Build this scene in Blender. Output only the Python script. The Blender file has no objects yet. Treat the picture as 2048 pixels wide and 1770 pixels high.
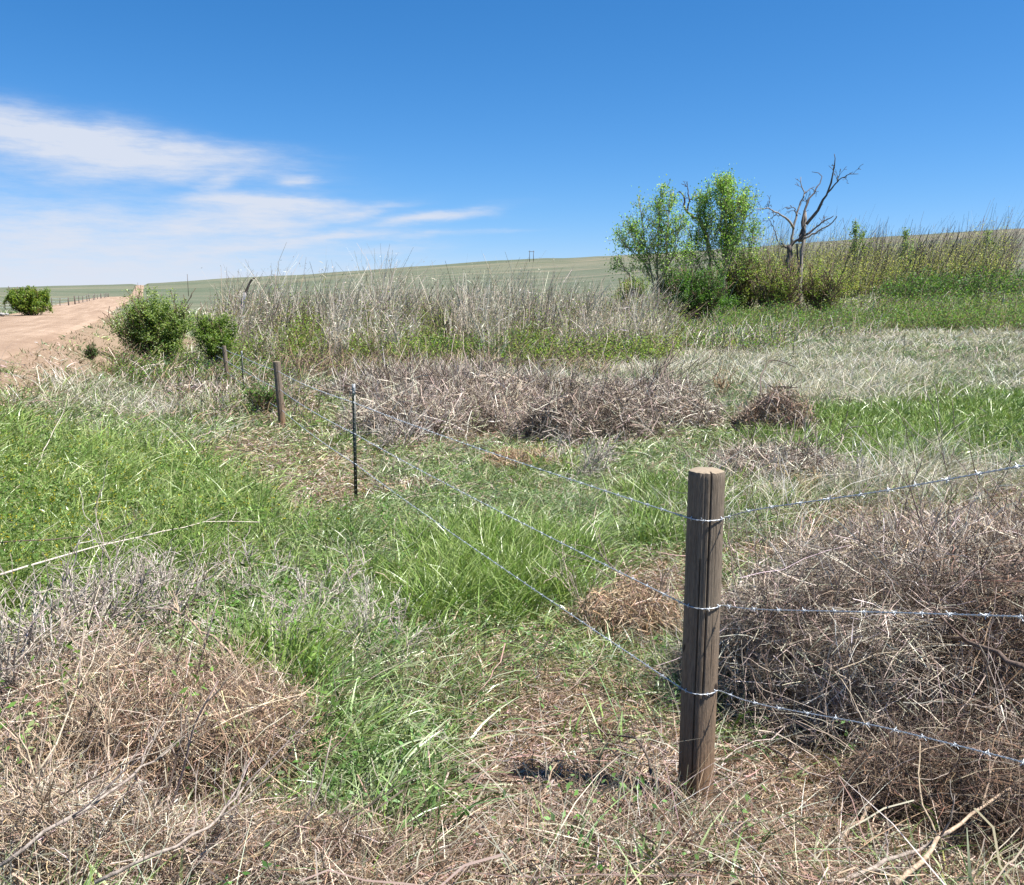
import bpy, math
import numpy as np
rng = np.random.default_rng(11)
S = bpy.context.scene
R = math.radians

# ------------------------------------------------------------------ camera
CAMZ, PITCH, FPX = 1.9, R(9.1), 1750.0          # FPX: focal length in photograph pixels (2048 wide)
cp, sp = math.cos(PITCH), math.sin(PITCH)
cd = bpy.data.cameras.new('camera'); cam = bpy.data.objects.new('camera', cd)
S.collection.objects.link(cam); S.camera = cam
cam.location = (0, 0, CAMZ); cam.rotation_euler = (R(90) - PITCH, 0, 0)
cd.sensor_width = 36; cd.lens = 36 * FPX / 2048; cd.clip_start = .05; cd.clip_end = 9000

# ------------------------------------------------------------------ world, sun, exposure
SUN_EL, SUN_AZ = R(62), R(104)                   # azimuth clockwise from +Y (the view direction)
sund = bpy.data.lights.new('sun', 'SUN'); sun = bpy.data.objects.new('sun', sund)
S.collection.objects.link(sun)
sund.energy = 5.0; sund.angle = R(.5); sund.color = (1, .955, .89)
sun.rotation_euler = (R(90) - SUN_EL, 0, -SUN_AZ + math.pi)
sun.rotation_euler = (0, 0, 0)
from mathutils import Vector
SD = Vector((math.sin(SUN_AZ) * math.cos(SUN_EL), math.cos(SUN_AZ) * math.cos(SUN_EL), math.sin(SUN_EL)))
sun.rotation_euler = SD.to_track_quat('Z', 'Y').to_euler()
S.view_settings.view_transform = 'Standard'; S.view_settings.look = 'None'
S.view_settings.exposure = 1.15; S.view_settings.gamma = 1
S.cycles.max_bounces = 6; S.cycles.diffuse_bounces = 3; S.cycles.transmission_bounces = 4
S.cycles.use_denoising = True
W = bpy.data.worlds.new('World'); S.world = W; W.use_nodes = True
nt = W.node_tree; nt.nodes.clear()

class NB:
    """tiny helper to wire shader nodes"""
    def __init__(s, t): s.t = t
    def n(s, kind, **kw):
        nd = s.t.nodes.new(kind)
        for k, v in kw.items(): setattr(nd, k, v)
        return nd
    def put(s, sock, v):
        if hasattr(v, 'is_output'): s.t.links.new(v, sock)
        else: sock.default_value = v
    def m(s, op, a, b=0.0, c=None, clamp=False):
        nd = s.n('ShaderNodeMath', operation=op, use_clamp=clamp)
        s.put(nd.inputs[0], a); s.put(nd.inputs[1], b)
        if c is not None: s.put(nd.inputs[2], c)
        return nd.outputs[0]
    def mix(s, f, a, b, mode='MIX'):
        nd = s.n('ShaderNodeMix', data_type='RGBA', blend_type=mode)
        s.put(nd.inputs[0], f)
        s.put(nd.inputs[6], a if hasattr(a, 'is_output') else (*a, 1))
        s.put(nd.inputs[7], b if hasattr(b, 'is_output') else (*b, 1))
        return nd.outputs[2]
    def noise(s, vec, scale, detail=3, rough=.5, out=0):
        nd = s.n('ShaderNodeTexNoise'); s.put(nd.inputs['Vector'], vec)
        nd.inputs['Scale'].default_value = scale; nd.inputs['Detail'].default_value = detail
        nd.inputs['Roughness'].default_value = rough
        return nd.outputs[out]
    def ramp(s, f, stops):
        nd = s.n('ShaderNodeValToRGB'); s.put(nd.inputs[0], f)
        e = nd.color_ramp.elements
        while len(e) < len(stops): e.new(.5)
        for i, (p, c) in enumerate(stops): e[i].position = p; e[i].color = (*c, 1)
        return nd.outputs[0]
    def mapping(s, vec, sc=(1, 1, 1), loc=(0, 0, 0), rot=(0, 0, 0)):
        nd = s.n('ShaderNodeMapping'); s.put(nd.inputs[0], vec)
        nd.inputs['Scale'].default_value = sc; nd.inputs['Location'].default_value = loc
        nd.inputs['Rotation'].default_value = rot
        return nd.outputs[0]

def ray(px, py):
    dx = (px - 1024) / FPX; dy = (885 - py) / FPX
    return np.array([dx + 0 * dy, cp + dy * sp + 0 * dx, -sp + dy * cp + 0 * dx])
def proj(x, y, z):
    dep = np.maximum(y * cp - (z - CAMZ) * sp, .05)
    upc = y * sp + (z - CAMZ) * cp
    return 1024 + FPX * x / dep, 885 - FPX * upc / dep

b = NB(nt)
tc = b.n('ShaderNodeTexCoord').outputs['Generated']
sky = b.n('ShaderNodeTexSky', sky_type='NISHITA', sun_disc=False, sun_elevation=SUN_EL, sun_rotation=SUN_AZ)
sky.altitude = 1500; sky.air_density = 1.0; sky.dust_density = .35; sky.ozone_density = 3.0
sep = b.n('ShaderNodeSeparateXYZ'); nt.links.new(tc, sep.inputs[0])
X, Y, Z = sep.outputs
ys = b.m('MAXIMUM', Y, .02)
gx = b.m('DIVIDE', X, ys)
gy = b.m('DIVIDE', Z, b.m('SQRT', b.m('ADD', b.m('MULTIPLY', X, X), b.m('MULTIPLY', Y, Y))))
cx = b.n('ShaderNodeCombineXYZ'); nt.links.new(gx, cx.inputs[0]); nt.links.new(gy, cx.inputs[1])
streak = b.mapping(cx.outputs[0], (2.2, 9, 1), rot=(0, 0, R(-6)))
w1 = b.n('ShaderNodeSeparateXYZ'); nt.links.new(b.noise(streak, 1.6, 6, .6, out=1), w1.inputs[0])
w2 = b.n('ShaderNodeSeparateXYZ'); nt.links.new(b.noise(streak, 6.0, 5, .6, out=1), w2.inputs[0])
wx = b.m('ADD', gx, b.m('ADD', b.m('MULTIPLY', b.m('SUBTRACT', w1.outputs[0], .5), .09), b.m('MULTIPLY', b.m('SUBTRACT', w2.outputs[0], .5), .05)))
wy = b.m('ADD', gy, b.m('ADD', b.m('MULTIPLY', b.m('SUBTRACT', w1.outputs[1], .5), .028), b.m('MULTIPLY', b.m('SUBTRACT', w2.outputs[1], .5), .018)))
CLOUDS = [  # centre, half sizes in photograph pixels, tilt, strength
 (40, 262, 230, 28, -.10, 1.0), (230, 292, 190, 20, -.08, .85), (210, 330, 60, 22, .1, .45), (430, 298, 90, 12, 0, .3), (60, 345, 120, 16, 0, .12),
 (60, 510, 320, 62, 0, .62), (200, 580, 500, 60, 0, .5), (150, 460, 230, 24, .05, .2),
 (500, 432, 110, 16, .1, .75), (450, 400, 75, 9, .05, .7), (575, 410, 75, 8, 0, .85), (545, 458, 60, 8, 0, .6), (430, 455, 90, 22, .15, .25),
 (440, 366, 38, 9, .35, .45), (588, 364, 24, 7, 0, .5), (860, 434, 85, 8, .12, .8), (700, 430, 75, 7, .22, .5),
 (540, 494, 140, 9, .12, .6), (680, 476, 70, 5, .08, .45), (830, 474, 50, 5, .05, .25), (760, 502, 80, 6, .08, .22), (1000, 467, 60, 4, .05, .18), (22, 563, 14, 3, 0, .5)]
tot = None
for (px, py, rx, ry, tilt, st) in CLOUDS:
    r_ = ray(px, py); X0 = r_[0] / r_[1]; Y0 = r_[2] / math.hypot(r_[0], r_[1]); k = 1 / FPX
    dx = b.m('SUBTRACT', wx, X0); dy = b.m('SUBTRACT', wy, Y0)
    dy2 = b.m('SUBTRACT', dy, b.m('MULTIPLY', dx, tilt))
    u = b.m('DIVIDE', dx, rx * k * 1.1); v = b.m('DIVIDE', dy2, ry * k * 1.2)
    q = b.m('ADD', b.m('MULTIPLY', u, u), b.m('MULTIPLY', v, v))
    e = b.m('MULTIPLY', b.m('EXPONENT', b.m('MULTIPLY', q, -.8)), st)
    tot = e if tot is None else b.m('ADD', tot, e)
fib = b.noise(b.mapping(cx.outputs[0], (3, 20, 1), rot=(0, 0, R(-9))), 5.0, 8, .68)
tex = b.m('ADD', .25, b.m('MULTIPLY', b.m('MULTIPLY', fib, fib), 3.0))
front = b.m('GREATER_THAN', Y, .05)
mask = b.m('MULTIPLY', b.m('MULTIPLY', tot, tex), front)
mask = b.m('POWER', mask, 1.25); mask = b.m('DIVIDE', mask, b.m('ADD', mask, .55)); mask = b.m('MULTIPLY', mask, 1.35); mask = b.m('MINIMUM', mask, .93)
sr = b.n('ShaderNodeSeparateColor'); nt.links.new(b.mix(1.0, sky.outputs[0], (.66, .93, 1.16), 'MULTIPLY'), sr.inputs[0])
K = .1 * 2 ** .25; K2 = .1 * 2 ** 1.15                # camera-like colour response of the open sky
cc = b.n('ShaderNodeCombineColor')
for i_, (g_, p_) in enumerate([(2.0, 1.6), (1.0, 1.03), (1.07, .92)]):
    nt.links.new(b.m('MULTIPLY', b.m('POWER', b.m('MULTIPLY', sr.outputs[i_], K), p_), g_ / K2), cc.inputs[i_])
skyc = b.mix(mask, cc.outputs[0], (.73 / K2, .78 / K2, .89 / K2))
bg = b.n('ShaderNodeBackground'); nt.links.new(skyc, bg.inputs[0]); bg.inputs[1].default_value = .1
wo = b.n('ShaderNodeOutputWorld'); nt.links.new(bg.outputs[0], wo.inputs[0])

# ------------------------------------------------------------------ noise and terrain
_tab = rng.random((256, 256))
def vnoise(x, y, seed=0):
    x = np.asarray(x, float) + seed * 17.31; y = np.asarray(y, float) + seed * 9.77
    xi = np.floor(x).astype(int); yi = np.floor(y).astype(int)
    fx = x - xi; fy = y - yi; fx = fx * fx * (3 - 2 * fx); fy = fy * fy * (3 - 2 * fy)
    g = lambda a, c: _tab[a & 255, c & 255]
    return (g(xi, yi) * (1 - fx) + g(xi + 1, yi) * fx) * (1 - fy) + (g(xi, yi + 1) * (1 - fx) + g(xi + 1, yi + 1) * fx) * fy
def fbm(x, y, seed=0, o=3):
    s = 0; a = 1; t = 0
    for i in range(o):
        s = s + a * vnoise(x * 2 ** i, y * 2 ** i, seed + i * 3); t += a; a *= .5
    return s / t
def sst(x): x = np.clip(x, 0, 1); return x * x * (3 - 2 * x)

UX, UY = -.3801, .9249                            # the direction of the road; v runs to its left
RV0, RV1 = 3.65, 11.2
def sv(x, y): return UX * x + UY * y, -UY * x + UX * y
NR = [0, 1.6, 3.1, 6, 9.5, 17, 25, 40]; NZ = [.45, .32, .02, -.2, -.33, -.55, -.68, -.8]
SKX = [-1500, 0, 150, 300, 480, 620, 800, 1000, 1150, 1240, 1400, 1700, 1850, 1990, 2048, 3500]
SKY_ = [585, 572, 569, 565, 553, 547, 534, 520, 514, 510, 500, 479, 468, 461, 459, 450]
def sm_interp(r, xs, zs):
    return sum(np.interp(r * k, xs, zs) for k in (.86, .93, 1, 1.07, 1.14)) / 5
def crest(pxa):
    rc = np.interp(pxa, [0, 500, 1100, 1700], [1300, 1250, 1100, 900])
    py = np.interp(pxa, SKX, SKY_)
    el = (600 - py + 1.5) / FPX * 1.0
    return rc, CAMZ + rc * el / np.sqrt(1 + ((np.clip(pxa, -400, 2400) - 1024) / FPX) ** 2)
def terrain(x, y, road=True):
    x = np.asarray(x, float); y = np.asarray(y, float)
    r = np.hypot(x, y) + 1e-6
    yy = np.where(y > .2 * r, y, .2 * r)
    pxa = np.clip(1024 + FPX * x / yy, -1500, 3500)
    rc, zc = crest(pxa)
    near = np.interp(r, NR, NZ)
    def far(knr, knz):
        z = sm_interp(r, [0, 40] + knr + [9999], [-.8, -.8] + knz + [knz[-1]])
        rl, zl = knr[-1], knz[-1]
        s = np.clip((r - rl) / (rc - rl), 0, 1)
        s1 = s ** 1.25
        z2 = zl + (zc - zl) * s1
        return np.where(r > rl * 1.14, z2, np.where(r < rl * .86, z, z + (z2 - z) * sst((r / rl - .86) / .28)))
    L = far([60, 90, 150, 250, 400, 700], [-.4, .3, 1.5, 2.5, 3.0, 6.3])
    M = far([60, 100, 150, 250, 500], [-.8, -.3, .8, 5, 16])
    Rt = far([60, 88, 130, 250, 400], [-.8, -.75, 3.6, 12, 24])
    wl = sst((950 - pxa) / 550); wr = sst((pxa - 950) / 850)
    z = L * wl + Rt * wr + M * (1 - wl - wr)
    z = np.where(r < 40, near, z)
    z = z + (fbm(x / 1.3, y / 1.3, 1) - .5) * .09 * sst(r / 3) + (fbm(x / 60, y / 60, 5) - .5) * np.clip((r - 60) / 200, 0, 1) * 1.6
    z = z + (fbm(x / 260, y / 260, 8) - .5) * np.clip((r - 350) / 400, 0, 1) * 4 * np.clip((rc - r) / 300, 0, 1)
    if road:
        s, v = sv(x, y)
        rz = roadz(s)
        k = sst((v - .3) / (RV0 - .3)) * sst((RV1 + 3.2 - v) / 3.2)
        inside = (v > RV0 - .3) & (v < RV1 + .3)
        z = np.where(inside, rz - .12 - .0006 * r, z * (1 - k) + (rz - .05) * k + (fbm(x / .7, y / .7, 3) - .5) * .12 * k)
    return z
def roadz(s):
    rc, zc = crest(np.full_like(np.asarray(s, float), 290))
    z = sm_interp(np.maximum(s, 0), [0, 60, 90, 150, 250, 310, 430, 700, 1300, 3000], [.6, .6, .85, 1.9, 3.35, 3.6, 3.0, 6.5, zc.flat[0] + .8, zc.flat[0] - 20])
    return z
def ground(px, py, lift=0.0, rmax=200):
    """world point where the ray of a photograph pixel meets the ground"""
    d = ray(px, py)
    t = np.geomspace(1.5, rmax, 900)
    z = CAMZ + d[2] * t - terrain(d[0] * t, d[1] * t) - lift
    i = int(np.argmax(z < 0)) if (z < 0).any() else len(t) - 1
    return np.array([d[0] * t[i], d[1] * t[i], terrain(d[0] * t[i], d[1] * t[i])])
def at(px, py, y):
    d = ray(px, py); return np.array([0, 0, CAMZ]) + d * (y / d[1])

# ------------------------------------------------------------------ mesh building
def mesh_obj(name, V, F4, F3, C, mat, parent=None, smooth=False):
    me = bpy.data.meshes.new(name)
    n4 = 0 if F4 is None else len(F4); n3 = 0 if F3 is None else len(F3)
    me.vertices.add(len(V)); me.vertices.foreach_set('co', np.ascontiguousarray(V, np.float32).ravel())
    idx = np.concatenate([a.ravel() for a in (F4, F3) if a is not None and len(a)]).astype(np.int32)
    st = np.concatenate([np.arange(n4) * 4, n4 * 4 + np.arange(n3) * 3]).astype(np.int32)
    me.loops.add(len(idx)); me.loops.foreach_set('vertex_index', idx)
    me.polygons.add(n4 + n3); me.polygons.foreach_set('loop_start', st)
    me.update(calc_edges=True)
    if smooth: me.polygons.foreach_set('use_smooth', np.ones(n4 + n3, bool))
    if C is not None:
        ca = me.color_attributes.new('Col', 'FLOAT_COLOR', 'POINT')
        cc = np.ones((len(V), 4), np.float32); cc[:, :3] = C; ca.data.foreach_set('color', cc.ravel())
    me.materials.append(mat)
    o = bpy.data.objects.new(name, me); S.collection.objects.link(o)
    if parent is not None: o.parent = parent
    return o

class Batch:
    def __init__(s): s.V = []; s.Q = []; s.T = []; s.C = []; s.n = 0
    def add(s, V, Q=None, T=None, C=None):
        V = V.reshape(-1, 3)
        s.V.append(V)
        if Q is not None: s.Q.append(Q.reshape(-1, 4) + s.n)
        if T is not None: s.T.append(T.reshape(-1, 3) + s.n)
        s.C.append(np.broadcast_to(np.asarray(C, float).reshape(-1, 3) if C is not None else np.ones((1, 3)), V.shape))
        s.n += len(V)
    def build(s, name, mat, parent=None, smooth=False, origin=None):
        if not s.V: return None
        V = np.concatenate(s.V)
        if origin is not None: V = V - np.asarray(origin)
        o = mesh_obj(name, V, np.concatenate(s.Q) if s.Q else None, np.concatenate(s.T) if s.T else None, np.concatenate(s.C), mat, parent, smooth)
        if origin is not None and parent is None: o.location = origin
        return o

def unit(a): return a / (np.linalg.norm(a, axis=-1, keepdims=True) + 1e-9)
def rdir(n): return unit(rng.normal(size=(n, 3)))
def U(a, c, n=None): return rng.uniform(a, c, n)

def ribbons(B, P, D, L, Wd, bend, col, col2=None, nseg=4, wig=0., taper=.15, flat=None):
    """N curved tapering blades, straws or thin twigs"""
    N = len(P)
    if N == 0: return
    t = np.linspace(0, 1, nseg + 1)
    L = np.broadcast_to(L, (N,)); Wd = np.broadcast_to(Wd, (N,))
    c = P[:, None] + L[:, None, None] * (D[:, None] * t[None, :, None] + bend[:, None] * (t ** 2)[None, :, None])
    if wig:
        c[:, 1:] += rng.normal(size=(N, nseg, 3)) * (wig * L)[:, None, None]
    side = unit(np.cross(D, rdir(N) if flat is None else flat))
    w = (Wd[:, None] * (1 - (1 - taper) * t[None] ** 1.4) * .5)[..., None] * side[:, None]
    V = np.stack([c - w, c + w], 2)
    base = (np.arange(N) * (nseg + 1) * 2)[:, None] + (np.arange(nseg) * 2)[None]
    Q = np.stack([base, base + 1, base + 3, base + 2], -1)
    if col2 is None: col2 = col
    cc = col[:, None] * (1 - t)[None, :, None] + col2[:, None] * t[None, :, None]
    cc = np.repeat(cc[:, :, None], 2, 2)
    B.add(V, Q=Q, C=cc)

def tubes(B, paths, rad, sides=5, col=(.3, .25, .2), cap=True):
    """paths (N,k,3), rad (N,k)"""
    paths = np.asarray(paths, float); rad = np.asarray(rad, float)
    N, k, _ = paths.shape
    tan = np.gradient(paths, axis=1) if k > 2 else np.repeat(paths[:, 1:] - paths[:, :1], 2, 1)
    tan = unit(tan)
    ref = unit(paths[:, -1] - paths[:, 0]); r0 = np.where(np.abs(ref[:, 2:3]) > .8, np.array([[1., 0, 0]]), np.array([[0, 0, 1.]]))
    a = unit(np.cross(tan, r0[:, None])); c2 = np.cross(tan, a)
    th = np.arange(sides) / sides * 2 * math.pi
    ring = a[:, :, None] * np.cos(th)[None, None, :, None] + c2[:, :, None] * np.sin(th)[None, None, :, None]
    V = paths[:, :, None] + ring * rad[:, :, None, None]
    base = (np.arange(N) * k * sides)[:, None, None] + (np.arange(k - 1) * sides)[None, :, None]
    j = np.arange(sides)[None, None]; j2 = (j + 1) % sides
    Q = np.stack([base + j, base + j2, base + sides + j2, base + sides + j], -1)
    c = np.asarray(col, float)
    if c.ndim == 1: cc = np.broadcast_to(c, V.shape)
    else: cc = np.broadcast_to(c[:, None, None], V.shape)
    B.add(V, Q=Q, C=cc.reshape(-1, 3))
    if cap and sides >= 5:
        e = (np.arange(N) * k * sides + (k - 1) * sides)[:, None]
        jj = np.arange(1, sides - 1)[None]
        Tn = np.stack([e + 0 * jj, e + jj, e + jj + 1], -1)
        s0 = (np.arange(N) * k * sides)[:, None]
        Tb = np.stack([s0 + 0 * jj, s0 + jj + 1, s0 + jj], -1)
        B.T.append((np.concatenate([Tn, Tb]).reshape(-1, 3)) + B.n - V.size // 3)

def leafs(B, P, size, col, asp=.6, up=0.0):
    N = len(P); size = np.broadcast_to(size, (N,))[:, None]
    n = rdir(N); n[:, 2] += up * np.sign(n[:, 2] + 1e-6); n = unit(n)
    a = unit(np.cross(n, rdir(N))); c = np.cross(n, a)
    V = np.stack([P - a * size * .5, P + c * size * .5 * asp + n * size * .08, P + a * size * .5, P - c * size * .5 * asp + n * size * .08], 1)
    Q = np.arange(N * 4).reshape(N, 4)
    B.add(V, Q=Q, C=np.repeat(col[:, None], 4, 1))

def resamp(pts, k):
    pts = np.asarray(pts, float); d = np.r_[0, np.cumsum(np.linalg.norm(np.diff(pts, axis=0), axis=1))]
    t = np.linspace(0, d[-1], k)
    return np.stack([np.interp(t, d, pts[:, i]) for i in range(pts.shape[1])], 1)
def smooth_path(pts, k):
    p = resamp(pts, k * 3)
    for _ in range(3): p[1:-1] = (p[:-2] + 2 * p[1:-1] + p[2:]) / 4
    return resamp(p, k)
def cols(n, *pal, var=.15, w=None):
    pal = np.array(pal, float); i = rng.choice(len(pal), n, p=w)
    return np.clip(.87 * pal[i] * (1 + rng.normal(size=(n, 1)) * var) * (1 + rng.normal(size=(n, 3)) * var * .25), .004, .9)

def grow(p0, d0, L, r, lev, out, kids=5, spread=.7, up=.15, kink=.12, k=6, lo=.25, shrink=.55):
    """recursive bare branch: appends (path, radii, level)"""
    pts = [np.array(p0, float)]; d = unit(np.array(d0, float))
    for i in range(k):
        d = unit(d + rng.normal(size=3) * kink + np.array([0, 0, up * .3]))
        pts.append(pts[-1] + d * L / k)
    pts = np.array(pts); rr = r * np.linspace(1, .45 if lev > 0 else .3, k + 1)
    out.append((pts, rr, lev))
    if lev > 0:
        for i in range(kids):
            t = U(lo, 1.0) * k; i0 = min(int(t), k - 1); f = t - i0
            q = pts[i0] * (1 - f) + pts[i0 + 1] * f
            dd = unit(unit(pts[min(i0 + 1, k)] - pts[i0]) + rdir(1)[0] * spread + np.array([0, 0, up]))
            grow(q, dd, L * shrink * U(.6, 1.2), r * .55, lev - 1, out, kids, spread, up, kink * 1.2, k, .15, shrink)
def add_branches(B, out, pal, minr=0, sides=4):
    k = len(out[0][0])
    P = np.array([o[0] for o in out]); rr = np.maximum(np.array([o[1] for o in out]), minr)
    tubes(B, P, rr, sides, cols(len(out), *pal, var=.12), cap=sides >= 5)

# ------------------------------------------------------------------ tagging
def tag(o, label=None, cat=None, group=None, kind=None):
    if label: o['label'] = label
    group = group or {'tumbleweed': 'tumbleweeds piled up along the fence', 'brush heap': 'dead brush heaps behind the fence', 'twig pile': 'loose twig piles in the field', 'stick': 'dead sticks and branches lying about', 'dead shrub': 'bare dead shrubs standing in the grass',
        'bush': 'green bushes', 'young tree': 'young trees in the willow strip', 'weed stalk': 'tall weed stalks in the field', 'boulder': 'pale rocks by the road', 'tree': 'pair of cottonwoods', 'dead tree': 'dead trees among the willows', 'utility pole': 'power poles on the hill'}.get(cat)
    if cat: o['category'] = cat
    if group: o['group'] = group
    if kind: o['kind'] = kind
    return o
def empty(name, loc, label=None, cat=None, group=None):
    o = bpy.data.objects.new(name, None); S.collection.objects.link(o); o.location = loc
    o.empty_display_size = .2
    return tag(o, label, cat, group)

# ------------------------------------------------------------------ materials
def new_mat(name):
    m = bpy.data.materials.new(name); m.use_nodes = True; m.node_tree.nodes.clear()
    b = NB(m.node_tree); out = b.n('ShaderNodeOutputMaterial')
    return m, b, out
def plant_mat(name, trans=.35, rough=.5, spec=.35, var=0):
    m, b, out = new_mat(name)
    col = b.n('ShaderNodeAttribute', attribute_name='Col').outputs['Color']
    pr = b.n('ShaderNodeBsdfPrincipled'); b.put(pr.inputs['Base Color'], col)
    pr.inputs['Roughness'].default_value = rough; pr.inputs['Specular IOR Level'].default_value = spec
    sh = pr.outputs[0]
    if trans:
        tr = b.n('ShaderNodeBsdfTranslucent'); b.put(tr.inputs[0], b.mix(1.0, col, (1.2, 1.25, .7), 'MULTIPLY'))
        mx = b.n('ShaderNodeMixShader'); mx.inputs[0].default_value = trans
        b.t.links.new(sh, mx.inputs[1]); b.t.links.new(tr.outputs[0], mx.inputs[2]); sh = mx.outputs[0]
    b.t.links.new(sh, out.inputs[0]); return m
M_grass = plant_mat('grass_blade', .16, .36, .55)
M_leaf = plant_mat('leaf', .5, .5, .35); M_leaf2 = plant_mat('herb_leaf', .3, .65, .15)
M_straw = plant_mat('dry_straw', .15, .6, .3)
M_twig = plant_mat('dead_twig', 0, .75, .2)
def bark_mat(name, scale=20):
    m, b, out = new_mat(name)
    col = b.n('ShaderNodeAttribute', attribute_name='Col').outputs['Color']
    ob = b.n('ShaderNodeTexCoord').outputs['Object']
    n = b.noise(b.mapping(ob, (1, 1, .35)), scale, 5, .65)
    c = b.mix(1.0, col, b.ramp(n, [(.3, (.45, .42, .4)), (.7, (1.35, 1.35, 1.35))]), 'MULTIPLY')
    pr = b.n('ShaderNodeBsdfPrincipled'); b.put(pr.inputs['Base Color'], c); pr.inputs['Roughness'].default_value = .8
    pr.inputs['Specular IOR Level'].default_value = .2
    bp = b.n('ShaderNodeBump'); b.put(bp.inputs['Height'], n); bp.inputs['Strength'].default_value = .6; bp.inputs['Distance'].default_value = .01
    b.t.links.new(bp.outputs[0], pr.inputs['Normal']); b.t.links.new(pr.outputs[0], out.inputs[0]); return m
M_bark = bark_mat('weathered_bark', 60); M_treebark = bark_mat('tree_bark', 3)

def ground_mat():
    m, b, out = new_mat('ground_soil')
    pos = b.n('ShaderNodeNewGeometry').outputs['Position']
    col = b.n('ShaderNodeAttribute', attribute_name='Col').outputs['Color']
    n1 = b.noise(pos, 9, 6, .7); n2 = b.noise(pos, 60, 4, .7)
    far = b.noise(b.mapping(pos, (.012, .05, .02), rot=(0, 0, R(12))), 1.0, 10, .74)
    far2 = b.noise(b.mapping(pos, (.3, .9, .3)), 1.0, 6, .75)
    near = b.ramp(n1, [(.3, (.6, .55, .5)), (.55, (1, 1, 1)), (.75, (1.35, 1.3, 1.2))])
    nearc = b.mix(1.0, col, near, 'MULTIPLY')
    farc = b.mix(1.0, col, b.ramp(far, [(.3, (.6, .74, .62)), (.46, (.92, .97, .93)), (.56, (1.16, 1.08, 1.08)), (.66, (1.5, 1.32, 1.3))]), 'MULTIPLY')
    band = b.noise(b.mapping(pos, (.0015, .011, .02), rot=(0, 0, R(-9))), 1.0, 6, .6)
    farc = b.mix(1.0, farc, b.ramp(band, [(.35, (.74, .84, .78)), (.5, (1, 1, 1)), (.62, (1.22, 1.12, 1.1))]), 'MULTIPLY')
    farc = b.mix(1.0, farc, b.ramp(far2, [(.35, (.8, .84, .8)), (.65, (1.2, 1.16, 1.15))]), 'MULTIPLY')
    cdn = b.n('ShaderNodeVectorMath', operation='LENGTH'); b.t.links.new(pos, cdn.inputs[0])
    f = b.m('DIVIDE', b.m('SUBTRACT', cdn.outputs['Value'], 40), 60, clamp=True)
    c = b.mix(f, nearc, farc)
    pr = b.n('ShaderNodeBsdfPrincipled'); b.put(pr.inputs['Base Color'], c); pr.inputs['Roughness'].default_value = .95
    pr.inputs['Specular IOR Level'].default_value = .1
    bp = b.n('ShaderNodeBump'); b.put(bp.inputs['Height'], b.m('ADD', n1, n2)); bp.inputs['Strength'].default_value = .8; bp.inputs['Distance'].default_value = .03
    b.t.links.new(bp.outputs[0], pr.inputs['Normal']); b.t.links.new(pr.outputs[0], out.inputs[0]); return m

def road_mat():
    m, b, out = new_mat('dirt_road_surface')
    pos = b.n('ShaderNodeNewGeometry').outputs['Position']
    along = b.mapping(b.mapping(pos, rot=(0, 0, math.atan2(-UX, UY) * -1)), (1.4, .06, 1))
    tr = b.noise(along, 1.0, 5, .6); fine = b.noise(pos, 14, 6, .75); patch = b.noise(pos, .35, 4, .6)
    c = b.ramp(tr, [(.3, (.25, .178, .128)), (.5, (.30, .22, .16)), (.7, (.37, .28, .21))])
    c = b.mix(1.0, c, b.ramp(fine, [(.3, (.78, .76, .74)), (.7, (1.15, 1.15, 1.15))]), 'MULTIPLY')
    c = b.mix(1.0, c, b.ramp(patch, [(.35, (.9, .88, .86)), (.65, (1.08, 1.08, 1.08))]), 'MULTIPLY')
    pr = b.n('ShaderNodeBsdfPrincipled'); b.put(pr.inputs['Base Color'], c); pr.inputs['Roughness'].default_value = .95
    pr.inputs['Specular IOR Level'].default_value = .1
    bp = b.n('ShaderNodeBump'); b.put(bp.inputs['Height'], b.m('ADD', b.m('MULTIPLY', tr, 1.5), fine)); bp.inputs['Strength'].default_value = .7; bp.inputs['Distance'].default_value = .06
    b.t.links.new(bp.outputs[0], pr.inputs['Normal']); b.t.links.new(pr.outputs[0], out.inputs[0]); return m

# ------------------------------------------------------------------ cover map (what grows where)
# blobs: centre x, y and half sizes in photograph pixels of the ground point, weight
def blob(px, py, lst):
    w = np.zeros_like(px)
    for (cx_, cy_, rx, ry, st) in lst:
        w = np.maximum(w, st * np.exp(-.9 * (((px - cx_) / rx) ** 2 + ((py - cy_) / ry) ** 2) ** 1.3))
    return w
GREEN = [(860, 1130, 330, 170, 1.5), (640, 1180, 220, 150, 1.2), (1000, 1180, 190, 120, 1.4), (1180, 1050, 220, 80, 1.1), (1750, 880, 260, 70, 2.2), (1620, 960, 160, 50, 1.0),
         (1950, 830, 220, 70, 1.8), (1370, 850, 80, 70, .9), (640, 1420, 140, 230, 1.1), (820, 1600, 90, 110, .8), (500, 1250, 150, 110, 1.0), (650, 860, 110, 50, 1.0),
         (1020, 1000, 200, 60, 1.3), (1270, 960, 130, 80, .9), (1400, 1030, 130, 60, 1.2), (400, 860, 160, 40, .8), (1500, 1420, 60, 80, .35), (2020, 780, 160, 30, 1.3), (1100, 745, 160, 14, 1.2), (1750, 700, 500, 20, 1.4), (1480, 735, 120, 14, 1.3), (1900, 745, 130, 14, 1.5),
         (180, 840, 140, 50, .7), (300, 780, 100, 50, .6)]
LUSH = [(1750, 880, 260, 60, 1.2), (1000, 1160, 230, 110, .9), (1950, 830, 220, 60, .8), (1400, 1010, 140, 60, .8), (640, 1400, 120, 160, .5), (650, 860, 90, 40, .5)]
WEED = [(180, 980, 250, 130, 1.6), (60, 1080, 160, 140, 1.3), (380, 1040, 170, 110, 1.3), (560, 1130, 140, 70, .9), (60, 860, 140, 40, 1.0), (250, 880, 120, 40, .8), (700, 1090, 60, 30, .5), (1040, 950, 90, 24, .8)]
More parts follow.
